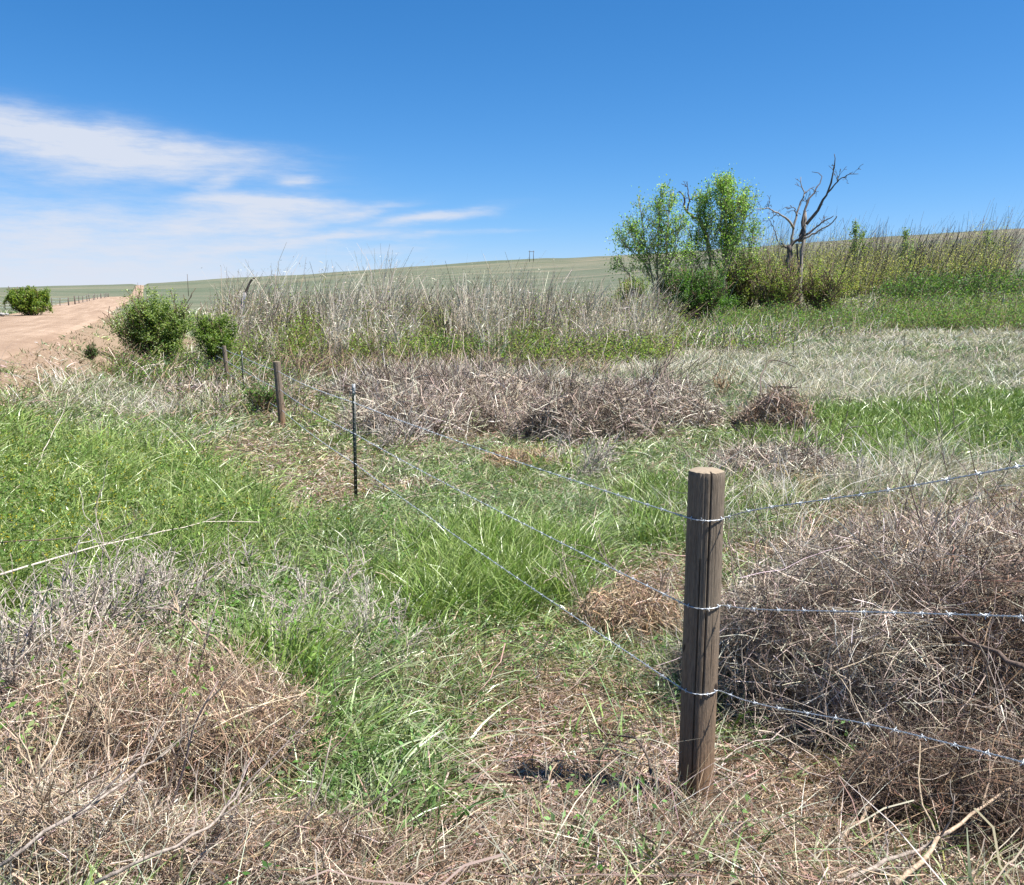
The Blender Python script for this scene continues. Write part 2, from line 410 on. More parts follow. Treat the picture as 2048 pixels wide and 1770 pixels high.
MOWN = [(570, 930, 150, 60, 3.0), (700, 985, 120, 36, 1.5), (640, 890, 90, 30, 1.2), (960, 1280, 260, 90, 1.2), (820, 1380, 130, 110, .9), (1200, 1380, 150, 60, .8), (330, 800, 100, 24, .5)]
STRAW = [(1120, 1470, 260, 130, 2.0), (1350, 1670, 420, 120, 2.3), (1000, 1900, 1400, 130, 2.4), (1700, 1600, 500, 160, 1.7), (950, 1680, 260, 110, 1.5), (300, 1600, 520, 260, 1.6), (1800, 1150, 420, 150, 1.0), (100, 830, 90, 14, 1.4), (1250, 1200, 150, 80, 1.1),
         (900, 840, 420, 50, 1.2), (1560, 830, 120, 40, .9), (1540, 950, 160, 50, .8), (680, 985, 100, 26, 3.0), (540, 955, 90, 26, 2.0), (560, 872, 60, 12, 1.5), (1120, 1480, 200, 80, 3.0), (1200, 1580, 220, 60, 5.0), (1350, 1680, 300, 60, 4.0), (330, 770, 130, 40, .7)]
PALE = [(1650, 740, 560, 60, 2.0), (1300, 750, 300, 40, 1.1), (1900, 690, 300, 30, 1.4), (250, 830, 160, 60, .7), (1900, 960, 300, 40, .8), (1500, 1010, 300, 50, .5)]
BARE = [(40, 740, 170, 60, 1.6), (210, 700, 130, 45, 1.6), (130, 790, 90, 18, .8)]
def cover(x, y, z):
    px, py = proj(x, y, z)
    r = np.hypot(x, y)
    k = 1 / np.maximum(r, 2) * 3
    px = px + (fbm(x / .8, y / .8, 21) - .5) * 420 * np.minimum(k * 1.6, 1) + (fbm(x / 5, y / 5, 22) - .5) * 160
    py = py + (fbm(x / .8, y / .8, 31) - .5) * 260 * np.minimum(k * 1.2, 1) + (fbm(x / 5, y / 5, 32) - .5) * 40 * np.minimum(k * 3, 1)
    w = np.stack([blob(px, py, GREEN) + .22, blob(px, py, WEED), blob(px, py, MOWN) + .10, blob(px, py, STRAW) + .16, blob(px, py, PALE) + .12, blob(px, py, BARE)], -1)
    w *= .35 + 1.3 * np.stack([fbm(x / .5, y / .5, 40 + i) for i in range(6)], -1)
    w = w ** 2.2
    return w / w.sum(-1, keepdims=True)

# ------------------------------------------------------------------ ground and road
def build_ground():
    a = np.concatenate([np.arange(-180, -48, 6.), np.arange(-48, 48, .22), np.arange(48, 180, 6.)]) * math.pi / 180
    r = np.geomspace(.35, 5000, 330)
    A, Rr = np.meshgrid(a, r); X = np.sin(A) * Rr; Y = np.cos(A) * Rr
    Z = terrain(X, Y)
    n = len(a); m_ = len(r)
    V = np.stack([X, Y, Z], -1).reshape(-1, 3)
    i = np.arange(m_ - 1)[:, None] * n; j = np.arange(n)[None]; j2 = (j + 1) % n
    Q = np.stack([i + j, i + n + j, i + n + j2, i + j2], -1).reshape(-1, 4)
    V = np.vstack([V, [[0, 0, float(terrain(0., .0))]]])
    T = np.stack([np.full(n, len(V) - 1), np.arange(n), (np.arange(n) + 1) % n], -1)
    x, y, z = V.T; rr = np.hypot(x, y)
    w = cover(x, y, z)
    c = w @ np.array([(.06, .075, .03), (.07, .08, .03), (.17, .125, .08), (.14, .10, .07), (.26, .25, .17), (.27, .20, .14)])  # soil under grass and straw darkened to stand in for shaded gaps
    hill = np.array([.112, .124, .088]) * (1 + .2 * (fbm(x / 90, y / 45, 60) - .5)[:, None])
    pxa = 1024 + FPX * x / np.maximum(y, 1)
    hill = hill * np.stack([1 + .12 * sst((pxa - 700) / 1200), np.ones_like(x), 1 + .1 * sst((pxa - 700) / 1200)], -1)
    k = sst((rr - 55) / 60)[:, None]
    c = c * (1 - k) + hill * k
    s, v = sv(x, y)
    kb = (sst((v - 2.3) / 1.3) * sst((RV1 + 1 - v) / 1) * (.35 + .65 * sst((fbm(x / .9, y / .9, 70) - .35) * 5)))[:, None]
    kb = kb * (rr < 400)[:, None]
    c = c * (1 - kb) + np.array([.29, .205, .145]) * kb
    o = mesh_obj('ground', V, Q, T, c, ground_mat(), smooth=True); tag(o, kind='structure')
    # the road
    s = np.concatenate([np.arange(-40, 60, 1.0), np.geomspace(60, 1500, 150)])
    vv = np.array([RV0 - .45, RV0 - .1, RV0 + .35, 4.8, 5.8, 7.4, 9, 10.1, RV1 - .35, RV1 + .1, RV1 + .5])
    dz = np.array([-.42, -.1, .0, .05, .06, .11, .06, .05, .0, -.1, -.42])
    Sg, Vg = np.meshgrid(s, vv, indexing='ij')
    edge = (fbm(Sg / 3, Vg * 0 + 3, 77) - .5) * .7
    e = np.where(np.abs(Vg - 7.4) > 3.2, edge, 0)
    Vv = Vg + e
    X = UX * Sg - UY * Vv; Y = UY * Sg + UX * Vv
    Z = roadz(Sg) + dz[None] + (fbm(X / 2, Y / 2, 78) - .5) * .05
    n = len(vv); i = np.arange(len(s) - 1)[:, None] * n; j = np.arange(n - 1)[None]
    Q = np.stack([i + j, i + j + 1, i + n + j + 1, i + n + j], -1).reshape(-1, 4)
    o = mesh_obj('dirt_road', np.stack([X, Y, Z], -1).reshape(-1, 3), Q, None, None, road_mat(), smooth=True); tag(o, kind='structure')
build_ground()

# ------------------------------------------------------------------ low vegetation
def scatter(N, r0, r1, amax=40):
    r = np.exp(U(math.log(r0), math.log(r1), N)); a = U(-amax, amax, N) * math.pi / 180
    x = np.sin(a) * r; y = np.cos(a) * r
    return x, y, r
FOOT = ground(1390, 1602)                         # the corner post stands here
WIND = np.array([.35, -.08, 0.])                  # everything leans to the right
def tufts(B, x, y, r, nb, hmin, hmax, wid, lean, spread, pal, tippal=None, wv=.12, nseg=4, wpx=.75, var=.18, droop=.35, w=None, sink=.01):
    far_ = np.hypot(x - FOOT[0], y - FOOT[1]) > .24; x, y, r = x[far_], y[far_], r[far_]; n = len(x)
    if n == 0: return None
    z = terrain(x, y)
    hn = fbm(x / .5, y / .5, 90); sc = np.clip(.45 + 1.1 * hn + .25 * rng.normal(size=n), .35, 1.8)
    base = cols(n, *pal, var=var, w=w)
    lean_t = rng.normal(size=(n, 2)) * .15
    N = n * nb; I = np.repeat(np.arange(n), nb)
    sp_ = spread * np.clip(r[I] / 6, 1, 5)
    off = rng.normal(size=(N, 2)) * sp_[:, None]
    P = np.stack([x[I] + off[:, 0], y[I] + off[:, 1], z[I] - sink], -1)
    P[:, 2] = terrain(P[:, 0], P[:, 1]) - sink
    D = np.stack([off[:, 0] / sp_ * .22 + lean_t[I, 0] + rng.normal(size=N) * lean, off[:, 1] / sp_ * .22 + lean_t[I, 1] + rng.normal(size=N) * lean, np.ones(N)], -1)
    D = unit(D)
    L = U(hmin, hmax, N) * sc[I]
    bend = np.stack([D[:, 0], D[:, 1], 0 * L], -1) * .5 + rng.normal(size=(N, 3)) * .12 + WIND * U(.2, 1, N)[:, None] * droop
    bend[:, 2] = -droop * U(.3, 1.1, N)
    Wd = np.maximum(wid * U(.6, 1.7, N), wpx / 875 * r[I])
    c = base[I] * (1 + rng.normal(size=(N, 1)) * wv)
    c2 = c if tippal is None else cols(N, *tippal, var=.15)
    ribbons(B, P, D, L, Wd, bend, np.clip(c, .005, .8), np.clip(c2, .005, .8), nseg=nseg)
    return P, D, L, bend

def lying(B, x, y, r, lmin, lmax, wid, pal, lift=.03, wpx=.8, var=.25, w=None, wig=.03, pitch=.18, nseg=3):
    far_ = np.hypot(x - FOOT[0], y - FOOT[1] + .03) > .13; x, y, r = x[far_], y[far_], r[far_]; n = len(x)
    if n == 0: return
    z = terrain(x, y) + np.abs(rng.normal(size=n)) * lift * np.clip(r / 5, 1, 3)
    a = U(0, 2 * math.pi, n)
    D = unit(np.stack([np.cos(a), np.sin(a), rng.normal(size=n) * pitch], -1))
    L = U(lmin, lmax, n); Wd = np.maximum(wid * U(.5, 1.5, n), wpx / 875 * r)
    ribbons(B, np.stack([x, y, z], -1) - D * (L / 2)[:, None], D, L, Wd, rng.normal(size=(n, 3)) * .15, cols(n, *pal, var=var, w=w), nseg=nseg, wig=wig, taper=.5)

def build_low():
    Bg, Bw, Bs, Bp, Bf, Bh = Batch(), Batch(), Batch(), Batch(), Batch(), Batch()
    # tufts of the five kinds, chosen by the cover map
    x, y, r = scatter(76000, 2.0, 120)
    s, v = sv(x, y)
    ok = ~((v > RV0 - .5) & (v < RV1 + .4))
    bank = (v > 2.4) & (v < RV1 + 3) & (rng.random(len(x)) < .55)
    ok &= ~bank
    x, y, r = x[ok], y[ok], r[ok]
    w = cover(x, y, terrain(x, y)); cw = np.cumsum(w, 1); k = np.minimum((rng.random(len(x))[:, None] > cw).sum(1), 5)
    g = k == 0; px, py = proj(x, y, terrain(x, y))
    q_ = (fbm(x / .35, y / .35, 95) - .5); deep = blob(px + (fbm(x / .7, y / .7, 96) - .5) * 500 * np.minimum(4 / r, 1), py + q_ * 260 * np.minimum(4 / r, 1), LUSH) * (.3 + rng.random(len(x))) > .42 + q_ * .8
    lush = g & deep; pl = g & ~deep
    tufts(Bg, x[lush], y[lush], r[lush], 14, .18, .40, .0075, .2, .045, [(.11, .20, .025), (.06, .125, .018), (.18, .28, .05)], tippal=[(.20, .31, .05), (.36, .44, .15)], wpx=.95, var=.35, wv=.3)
    tufts(Bg, x[pl], y[pl], r[pl], 13, .08, .28, .008, .5, .06, [(.20, .29, .065), (.29, .36, .11), (.07, .13, .03), (.34, .38, .22), (.46, .39, .27)], w=[.27, .18, .31, .12, .12], var=.3, wv=.3, droop=.6, tippal=[(.26, .36, .14), (.44, .50, .30), (.10, .18, .04)], wpx=1.0)  # darkest tones mixed in stand for shade between the blades
    m = (k == 1) & (fbm(x / .28, y / .28, 93, 2) > .40)
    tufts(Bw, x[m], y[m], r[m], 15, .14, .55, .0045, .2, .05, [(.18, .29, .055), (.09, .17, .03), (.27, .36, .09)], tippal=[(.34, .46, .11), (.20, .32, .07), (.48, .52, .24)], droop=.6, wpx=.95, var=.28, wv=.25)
    m = k == 2
    tufts(Bg, x[m], y[m], r[m], 9, .04, .14, .006, .6, .06, [(.24, .31, .09), (.40, .36, .2), (.14, .22, .05), (.42, .30, .18)])
    m = (k == 4)
    tufts(Bp, x[m], y[m], r[m], 13, .15, .5, .0035, .28, .05, [(.46, .42, .33), (.58, .54, .43), (.32, .29, .22), (.18, .27, .11)], w=[.27, .2, .2, .33], droop=.45, wpx=.65, var=.25, wv=.25)
    m2 = m & (fbm(x / 2.2, y / 2.2, 99, 2) > .5) & (r > 6)
    tufts(Bp, x[m2], y[m2], r[m2], 6, .35, .8, .0035, .25, .06, [(.62, .57, .46), (.50, .46, .36), (.70, .66, .56)], droop=.5, wpx=.65)
    m = (k == 5) & (rng.random(len(x)) < .12)
    tufts(Bw, x[m], y[m], r[m], 12, .1, .3, .004, .3, .05, [(.12, .15, .05), (.25, .2, .12)])
    m = (k == 3) & (rng.random(len(x)) < .25)
    tufts(Bp, x[m], y[m], r[m], 7, .05, .18, .003, .7, .05, [(.40, .31, .21), (.3, .21, .14)], droop=.6)
    # bushy leafy weeds standing in the grass at left
    x, y, r = scatter(2600, 3.2, 24); w = cover(x, y, terrain(x, y)); s, v = sv(x, y); ok = (rng.random(len(x)) < w[:, 1] * .9 + .10 * (x < -.6)) & (v < 3.2) & (x < .2); x, y, r = x[ok], y[ok], r[ok]
    n = len(x); hh = U(.22, .6, n); cb = cols(n, (.13, .24, .05), (.22, .34, .09), (.08, .15, .03), (.30, .38, .17), var=.2)
    for j in range(70):
        t = U(.1, 1.05, n); P = np.stack([x + rng.normal(size=n) * .075 * (1.2 - t * .6) + t * hh * .12, y + rng.normal(size=n) * .075 * (1.2 - t * .6), 0 * x], -1); P[:, 2] = terrain(x, y) + hh * t
        leafs(Bh, P, np.maximum(U(.02, .05, n), 1.1 / 875 * r), cb * U(.7, 1.3, (n, 1)), .35, .2)
    # dead brown and grey tufts and twig scraps mixed through everything
    x, y, r = scatter(9000, 2.4, 45); s, v = sv(x, y); ok = (v < 2.6) & (fbm(x / .9, y / .9, 98) + .25 * (r > 7) * (x > -1.5 - .2 * y) > .52); x, y, r = x[ok], y[ok], r[ok]
    tufts(Bp, x, y, r, 9, .06, .30, .003, .75, .07, [(.50, .40, .31), (.34, .25, .18), (.22, .14, .10), (.62, .55, .46), (.14, .09, .06)], droop=.35, wpx=.8, var=.3, wv=.3)
    # broad blades in the green strip
    for (cx_, cy_, n, sx, sy) in [(640, 1420, 26, 60, 90), (830, 1600, 12, 30, 60), (700, 1330, 16, 50, 50), (860, 1040, 22, 130, 60), (1010, 1150, 14, 80, 60)]:
        P = np.array([ground(cx_ + rng.normal() * sx, cy_ + rng.normal() * sy) for _ in range(n)])
        tufts(Bg, P[:, 0], P[:, 1], np.hypot(P[:, 0], P[:, 1]), 8, .16, .34, .011, .22, .02, [(.24, .37, .13), (.17, .29, .09)], nseg=6, droop=.6)
    # lying straw everywhere, thick where the map says so
    x, y, r = scatter(420000, 1.9, 70); s, v = sv(x, y)
    w = cover(x, y, terrain(x, y))
    p = w @ np.array([.34, .30, 1.0, 1.0, .55, .3])
    ok = (rng.random(len(x)) < p) & ~((v > RV0 - .6) & (v < RV1 + .4))
    x, y, r = x[ok], y[ok], r[ok]
    ok2 = rng.random(len(x)) < np.clip(1.25 - r / 30, .12, 1); x, y, r = x[ok2], y[ok2], r[ok2]
    lying(Bs, x, y, r, .025, .13, .0042, [(.46, .33, .235), (.60, .47, .37), (.27, .165, .11), (.55, .47, .41), (.12, .075, .055)], w=[.28, .22, .2, .18, .12], lift=.022, pitch=.3)  # darkest strands paint the shaded gaps in the litter
    q = (rng.random(len(x)) < .012) & (r < 25)
    lying(Bs, x[q], y[q], r[q], .25, .7, .005, [(.42, .35, .27), (.34, .27, .20), (.22, .16, .12)], lift=.06, wig=.02, pitch=.15, nseg=6)
    # fresh cut green lying blades
    x, y, r = scatter(80000, 2.2, 40); w = cover(x, y, terrain(x, y)); s, v = sv(x, y)
    ok = (rng.random(len(x)) < (w[:, 2] * .9 + w[:, 0] * .6)) & (v < 1.5)
    lying(Bg, x[ok], y[ok], r[ok], .05, .18, .006, [(.28, .36, .11), (.40, .46, .19), (.15, .25, .06)], lift=.035)
    x, y, r = scatter(15000, 2.2, 30); w = cover(x, y, terrain(x, y)); s, v = sv(x, y)
    ok = (rng.random(len(x)) < w[:, 0] * .8 + w[:, 1] * .5 + w[:, 3] * .06) & (fbm(x / .6, y / .6, 97) > .47) & (v < 3); x, y, r = x[ok], y[ok], r[ok]
    n = len(x); cb = cols(n, (.10, .20, .05), (.16, .28, .09), (.06, .13, .03), (.22, .32, .14), var=.2); hh = U(.04, .22, n)
    for j in range(9):
        P = np.stack([x + rng.normal(size=n) * .05, y + rng.normal(size=n) * .05, 0 * x], -1); P[:, 2] = terrain(P[:, 0], P[:, 1]) + hh * U(.2, 1.1, n)
        leafs(Bh, P, np.maximum(U(.015, .04, n), 1.2 / 875 * r), cb * U(.75, 1.25, (n, 1)), .45, .5)
    # upright stems with yellow flowers among the weeds
    x, y, r = scatter(30000, 3, 18); w = cover(x, y, terrain(x, y))
    ok = (rng.random(len(x)) < w[:, 1] * .35) & (x < .8); x, y, r = x[ok], y[ok], r[ok]
    n = len(x); P = np.stack([x, y, terrain(x, y)], -1); D = unit(np.stack([rng.normal(size=n) * .12 + .05, rng.normal(size=n) * .12, np.ones(n)], -1)); L = U(.3, .55, n)
    bend = rng.normal(size=(n, 3)) * .06
    ribbons(Bw, P, D, L, np.maximum(.003, .6 / 875 * r), bend, cols(n, (.12, .18, .04)))
    for j in range(4):
        leafs(Bw, P + (D + bend * .5) * (L * U(.2, .85, n))[:, None] + rng.normal(size=(n, 3)) * .02, .05, cols(n, (.12, .2, .045), (.08, .15, .03)), .35)
    top = P + (D + bend) * L[:, None]
    pick = rng.random(n) < .55
    for j in range(5):
        leafs(Bf, top[pick] + rng.normal(size=(pick.sum(), 3)) * .012, .013, cols(pick.sum(), (.62, .5, .03), (.5, .45, .05)), 1.)
    tag(Bg.build('green_grass', M_grass), kind='stuff', label='green grass and cut blades over the ditch and field')
    tag(Bw.build('weeds', M_grass), kind='stuff', label='yellow green weeds and bent grass heads on the left bank')
    tag(Bh.build('herb_leaves', M_leaf2), kind='stuff', label='small broad leaves of herbs among the grass')
    tag(Bf.build('weed_flowers', M_leaf), kind='stuff', label='tiny yellow flowers on the weeds at left')
    tag(Bs.build('straw_litter', M_straw), kind='stuff', label='brown and tan straw litter lying on the ground')
    tag(Bp.build('dry_grass', M_straw), kind='stuff', label='pale dead grass standing in the field')
build_low()

# ------------------------------------------------------------------ thickets
class UU:
    "a random height per clump, drawn when its number is known"
    def __init__(s, a, c): s.a, s.c = a, c
    def __radd__(s, k): return UU(s.a + k, s.c + k)
def stalks(B, P, H, n, pal, wid, lean=(.12, 0), jit=.14, spread=.25, bend=.3, nseg=5, wpx=.8, wind=.25, var=.2):
    if isinstance(H, UU): H = U(H.a, H.c, len(P))
    N = len(P) * n; I = np.repeat(np.arange(len(P)), n)
    L = H[I] * U(.45, 1.05, N)
    ln = np.stack([lean[0] + rng.normal(size=len(P)) * .12, lean[1] + rng.normal(size=len(P)) * .1], -1)[I]
    D = unit(np.stack([ln[:, 0] + rng.normal(size=N) * jit, ln[:, 1] + rng.normal(size=N) * jit, np.ones(N)], -1))
    Q = P[I] + np.stack([rng.normal(size=N) * spread, rng.normal(size=N) * spread, -.05 * np.ones(N)], -1)
    r = np.hypot(Q[:, 0], Q[:, 1])
    bd = rng.normal(size=(N, 3)) * bend * .5; bd[:, 0] += wind * U(0, 1, N); bd[:, 2] = -np.abs(bd[:, 2]) - wind * .3 * U(0, 1, N)
    ribbons(B, Q, D, L, np.maximum(wid, wpx / 875 * r) * U(.7, 1.3, N), bd, cols(N, *pal, var=var), nseg=nseg, wig=.012, taper=.35)
    return Q, D, L, bd
def foliage(B, st, n, size, pal, lo=.3, hi=1., off=.12, var=.25, asp=.5, up=.3):
    Q, D, L, bd = st; N = len(Q) * n; I = np.repeat(np.arange(len(Q)), n); t = U(lo, hi, N)[:, None]
    P = Q[I] + L[I][:, None] * (D[I] * t + bd[I] * t ** 2) + rng.normal(size=(N, 3)) * off
    leafs(B, P, size * U(.6, 1.3, N), cols(N, *pal, var=var), asp, up)
def plane_pts(n, px0, px1, y0, y1):
    """points on the ground between two distances, spread evenly over the photograph's width"""
    py = U(y0, y1, n) ; a = (U(px0, px1, n) - 1024) / FPX
    x = a * py; return np.stack([x, py, terrain(x, py)], -1)

PALE_ST = [(.62, .55, .45), (.52, .45, .36), (.76, .70, .60), (.34, .28, .21)]
BROWN_ST = [(.22, .155, .10), (.30, .22, .14), (.16, .11, .08)]
YG = [(.25, .35, .065), (.18, .28, .055), (.33, .40, .11), (.12, .19, .04)]
DG = [(.08, .18, .04), (.13, .27, .055), (.05, .11, .03)]
def build_thickets():
    Bd, Bl, Bt = Batch(), Batch(), Batch()
    # tall pale dead stalks at the back of the middle thicket
    P = plane_pts(680, 415, 1330, 38, 60)
    px, _ = proj(*P.T); cl = fbm(P[:, 0] / 1.6, P[:, 1] / 3, 121); ok = cl > .46; P = P[ok]; px = px[ok]
    H = (2.5 + 5.2 * fbm(P[:, 0] / 1.3, P[:, 1] / 4, 120, 2) ** 1.2) * np.interp(P[:, 1], [38, 50], [.5, 1]) * np.interp(px, [410, 480, 1000, 1150, 1280], [.85, 1, 1.0, .9, .85])
    st = stalks(Bd, P, H, 20, PALE_ST, .011, lean=(.02, 0), jit=.08, spread=.2, bend=.3, wind=.16, wpx=.6)
    foliage(Bd, st, 3, .13, PALE_ST[:2] + PALE_ST[3:], lo=.55, hi=1.0, off=.07, asp=.22, up=-.3)
    foliage(Bd, st, 1, .35, PALE_ST, lo=.3, hi=.9, off=.12, asp=.1, up=-.3)
    P2 = plane_pts(150, 430, 1270, 38, 52); stalks(Bd, P2, 1.5 + UU(0, 1), 14, PALE_ST + BROWN_ST, .012, lean=(.05, 0), jit=.4, spread=.4, bend=.7)
    # dark thin stems poking above
    P3 = plane_pts(110, 430, 1200, 44, 60); stalks(Bd, P3, 3.4 + UU(0, 1.6), 7, [(.16, .13, .11), (.10, .08, .07)], .01, lean=(.0, 0), jit=.06, spread=.15, bend=.1, wpx=.55)
    # willow shoots with yellow-green leaves in front
    P = plane_pts(1300, 440, 1330, 36, 58)
    clump = fbm(P[:, 0] / 2.5, P[:, 1] / 2.5, 130); P = P[clump > .40]
    H = np.interp(P[:, 1], [36, 46, 56], [1.2, 2.7, 3.9]) * U(.5, 1.2, len(P))
    st = stalks(Bt, P, H, 12, BROWN_ST + [(.30, .25, .19)], .01, lean=(.03, 0), jit=.22, spread=.35)
    foliage(Bl, st, 11, .12, YG, off=.14, lo=.2)
    P = plane_pts(260, 1240, 1560, 46, 66); st = stalks(Bt, P, .7 + UU(0, 1.3), 12, BROWN_ST + PALE_ST, .01, jit=.3, spread=.5); foliage(Bl, st, 5, .13, YG + DG, off=.18)
    P = plane_pts(70, 800, 1260, 38, 48); st = stalks(Bt, P, 1.0 + UU(0, .8), 12, BROWN_ST, .01, jit=.3); foliage(Bl, st, 18, .11, DG, off=.17)
    # brown weeds at the foot, by the fence and in the ditch
    P = plane_pts(260, 560, 1200, 30, 38); st = stalks(Bt, P, .7 + UU(0, .7), 16, BROWN_ST + [(.38, .30, .2)], .008, lean=(.03, 0), jit=.4, spread=.3, bend=.5)
    foliage(Bl, st, 1, .08, YG, off=.1)
    P = plane_pts(200, 230, 560, 28, 37); st = stalks(Bt, P, .5 + UU(0, .8), 14, BROWN_ST + PALE_ST[:1], .007, jit=.4, spread=.3, bend=.5); foliage(Bl, st, 5, .08, DG + YG[:2], off=.12)
    P = plane_pts(170, 300, 620, 18, 32); st = stalks(Bt, P, .35 + UU(0, .6), 16, BROWN_ST + PALE_ST[:2], .006, jit=.45, spread=.25, bend=.5)
    foliage(Bl, st, 2, .055, YG + DG, off=.09)
    tag(Bd.build('dead_stalks', M_straw), kind='stuff', label='thicket of tall pale dead stalks across the middle distance')
    tag(Bt.build('thicket_stems', M_twig), kind='stuff', label='brown stems of the low willow thicket')
    tag(Bl.build('thicket_foliage', M_leaf), kind='stuff', label='yellow green leaves of the low willow thicket')
    # right-hand side: band of low dark green brush, then the strip of leaning willows
    Bb, Bs2, Bw, Ws = Batch(), Batch(), Batch(), Batch()
    P = plane_pts(420, 1440, 2300, 74, 92); cl = fbm(P[:, 0] / 5, P[:, 1] / 5, 150); P = P[cl > .3]
    st = stalks(Bs2, P, 1.0 + 3.0 * fbm(P[:, 0] / 2.5, P[:, 1] / 4, 155) ** 1.3 * U(.6, 1.3, len(P)), 9, BROWN_ST, .015, jit=.35, spread=.7, wpx=.5); foliage(Bb, st, 18, .17, DG[:2] + [(.12, .22, .05), (.17, .27, .07), (.22, .24, .09)], off=.35, lo=.1)
    P = plane_pts(170, 1480, 2250, 84, 100); st = stalks(Bs2, P, 1.2 + UU(0, 1.6), 10, BROWN_ST + PALE_ST[:2], .015, jit=.3, spread=.6, wpx=.6); foliage(Bb, st, 5, .16, YG, off=.25)
    P = plane_pts(420, 1130, 1760, 66, 124); st = stalks(Bs2, P, .8 + UU(0, 1.6), 12, BROWN_ST + PALE_ST, .015, jit=.35, spread=.5, wpx=.6); foliage(Bb, st, 4, .15, YG + DG, off=.22)
    P = plane_pts(150, 1740, 2400, 92, 108); st = stalks(Bs2, P, 1 + UU(0, 1.2), 8, BROWN_ST, .015, jit=.35, spread=1., wpx=.5); foliage(Bb, st, 12, .2, DG + YG[:1], off=.4, lo=.1)
    P = plane_pts(300, 1760, 2400, 104, 116); st = stalks(Bs2, P, 2.5 + UU(0, 2.5), 7, BROWN_ST, .015, jit=.35, spread=1., wpx=.5); foliage(Bb, st, 16, .27, DG + [(.08, .14, .035)], off=.5, lo=.1)
    tag(Bs2.build('brush_stems', M_twig), kind='stuff', label='stems of the low brush across the right field')
    tag(Bb.build('green_brush', M_leaf), kind='stuff', label='low dark green brush in bands across the right field')
    P = plane_pts(700, 1440, 1990, 112, 142); px, _ = proj(*P.T)
    H = np.interp(px, [1440, 1560, 1620, 1700, 1985], [11, 11.5, 10.2, 9.4, 10.4]) * U(.6, 1.1, len(P)) * (.45 + 1.0 * fbm(P[:, 0] / 3, P[:, 1] / 8, 160, 2))
    st = stalks(Ws, P, H, 6, [(.18, .14, .10), (.28, .23, .17), (.40, .36, .28)], .03, lean=(.14, 0), jit=.1, spread=.7, bend=.1, wpx=.4, wind=.12)
    foliage(Bw, st, 26, .21, [(.32, .35, .09), (.40, .42, .14), (.2, .25, .06), (.5, .5, .24)], lo=.1, hi=.8, off=.45)
    P = plane_pts(90, 1630, 1985, 112, 140); stalks(Ws, P, UU(7, 10.5), 5, [(.12, .09, .08), (.2, .13, .11)], .035, lean=(.34, 0), jit=.05, spread=.6, bend=.05, wpx=.75, wind=.08)
    tag(Ws.build('willow_stems', M_twig), kind='stuff', label='dark willow stems leaning right along the far thicket')
    tag(Bw.build('willow_foliage', M_leaf), kind='stuff', label='olive leaves of the far willow thicket')
build_thickets()

# ------------------------------------------------------------------ shrubs and trees
def shrub(name, px, d, wm, hm, nl, size, pal, label, cat='bush', group=None, nst=26, round_=.9, trunk=0, pal_st=BROWN_ST, gap=.35, leanx=.0, full=True):
    x = (px - 1024) / FPX * d; z = float(terrain(x, d)); o = empty(name, (x, d, z), label, cat, group)
    out = []
    for i in range(nst):
        dr = unit(np.array([rng.normal() * wm * .30 + leanx, rng.normal() * wm * .30, hm * .75 + .1]))
        grow((rng.normal() * wm * .06, rng.normal() * wm * .06, trunk), dr, (hm - trunk) * U(.42, .72), .02 + hm * .006, 2, out, kids=4, spread=.6, up=.25, kink=.1, lo=.3)
    if trunk:
        for i in range(3):
            out.append((smooth_path([(rng.normal() * .08, rng.normal() * .08, -.1), (rng.normal() * .1, rng.normal() * .1, trunk * 1.3)], 7), np.full(7, .05), 2))
    Bst, Bl = Batch(), Batch(); add_branches(Bst, out, pal_st, minr=.3 / 875 * d)
    Bst.build('stems', M_twig, o)
    tw = np.concatenate([p[2:] for p, rr, l in out if l < 2])
    P = tw[rng.integers(0, len(tw), nl)] + rng.normal(size=(nl, 3)) * hm * .05
    if full:
        m_ = int(nl * .6); ns = 55; cu = rdir(ns); cu[:, 2] = np.where(cu[:, 2] < -.5, -cu[:, 2], cu[:, 2]); cr = U(.35, .92, ns) * (.75 + .5 * fbm(cu[:, 0] * 1.5 + px, cu[:, 2] * 1.5 + cu[:, 1], 220))
        cen = cu * cr[:, None] * np.array([wm * .5, wm * .5, (hm - trunk) * .54]) + np.array([leanx, 0, trunk + (hm - trunk) * .46])
        I_ = rng.integers(0, ns, m_); axis_ = unit(cu + rng.normal(size=(ns, 3)) * .5 + np.array([0.15, 0, .6]))
        P[:m_] = cen[I_] + axis_[I_] * (rng.normal(size=(m_, 1)) * hm * .15) + rng.normal(size=(m_, 3)) * hm * .035
    lim = (P[:, 0] / (wm * .5)) ** 2 + (P[:, 1] / (wm * .5)) ** 2 + ((P[:, 2] - trunk - (hm - trunk) * .45) / ((hm - trunk) * .58)) ** 2
    keep = (lim < 1.0 + 1.3 * fbm(P[:, 0] * 2.5 / wm * 2, P[:, 2] * 2.5 / wm * 2, 200)) & (fbm(P[:, 0] / size / 4, (P[:, 2] + P[:, 1]) / size / 4, 210) > gap) & (P[:, 2] > trunk * .8 + .02)
    P = P[keep]
    leafs(Bl, P, size * U(.6, 1.3, len(P)), cols(len(P), *pal, var=.2), .6, .4)
    Bl.build('leaves', M_leaf, o)
    return o
SILV = [(.17, .27, .05), (.30, .39, .12), (.08, .15, .025), (.42, .50, .24)]
shrub('leafy_shrub', 320, 37, 3.1, 2.9, 36000, .085, SILV, 'large round silvery green leafy shrub beside the bend of the dirt road', nst=40, gap=.3)
shrub('leafy_shrub', 433, 33, 1.8, 2.1, 18000, .075, SILV[:3], 'smaller dark green leafy shrub on short trunks beside the far wooden fence post', trunk=.35, nst=24, gap=.3)
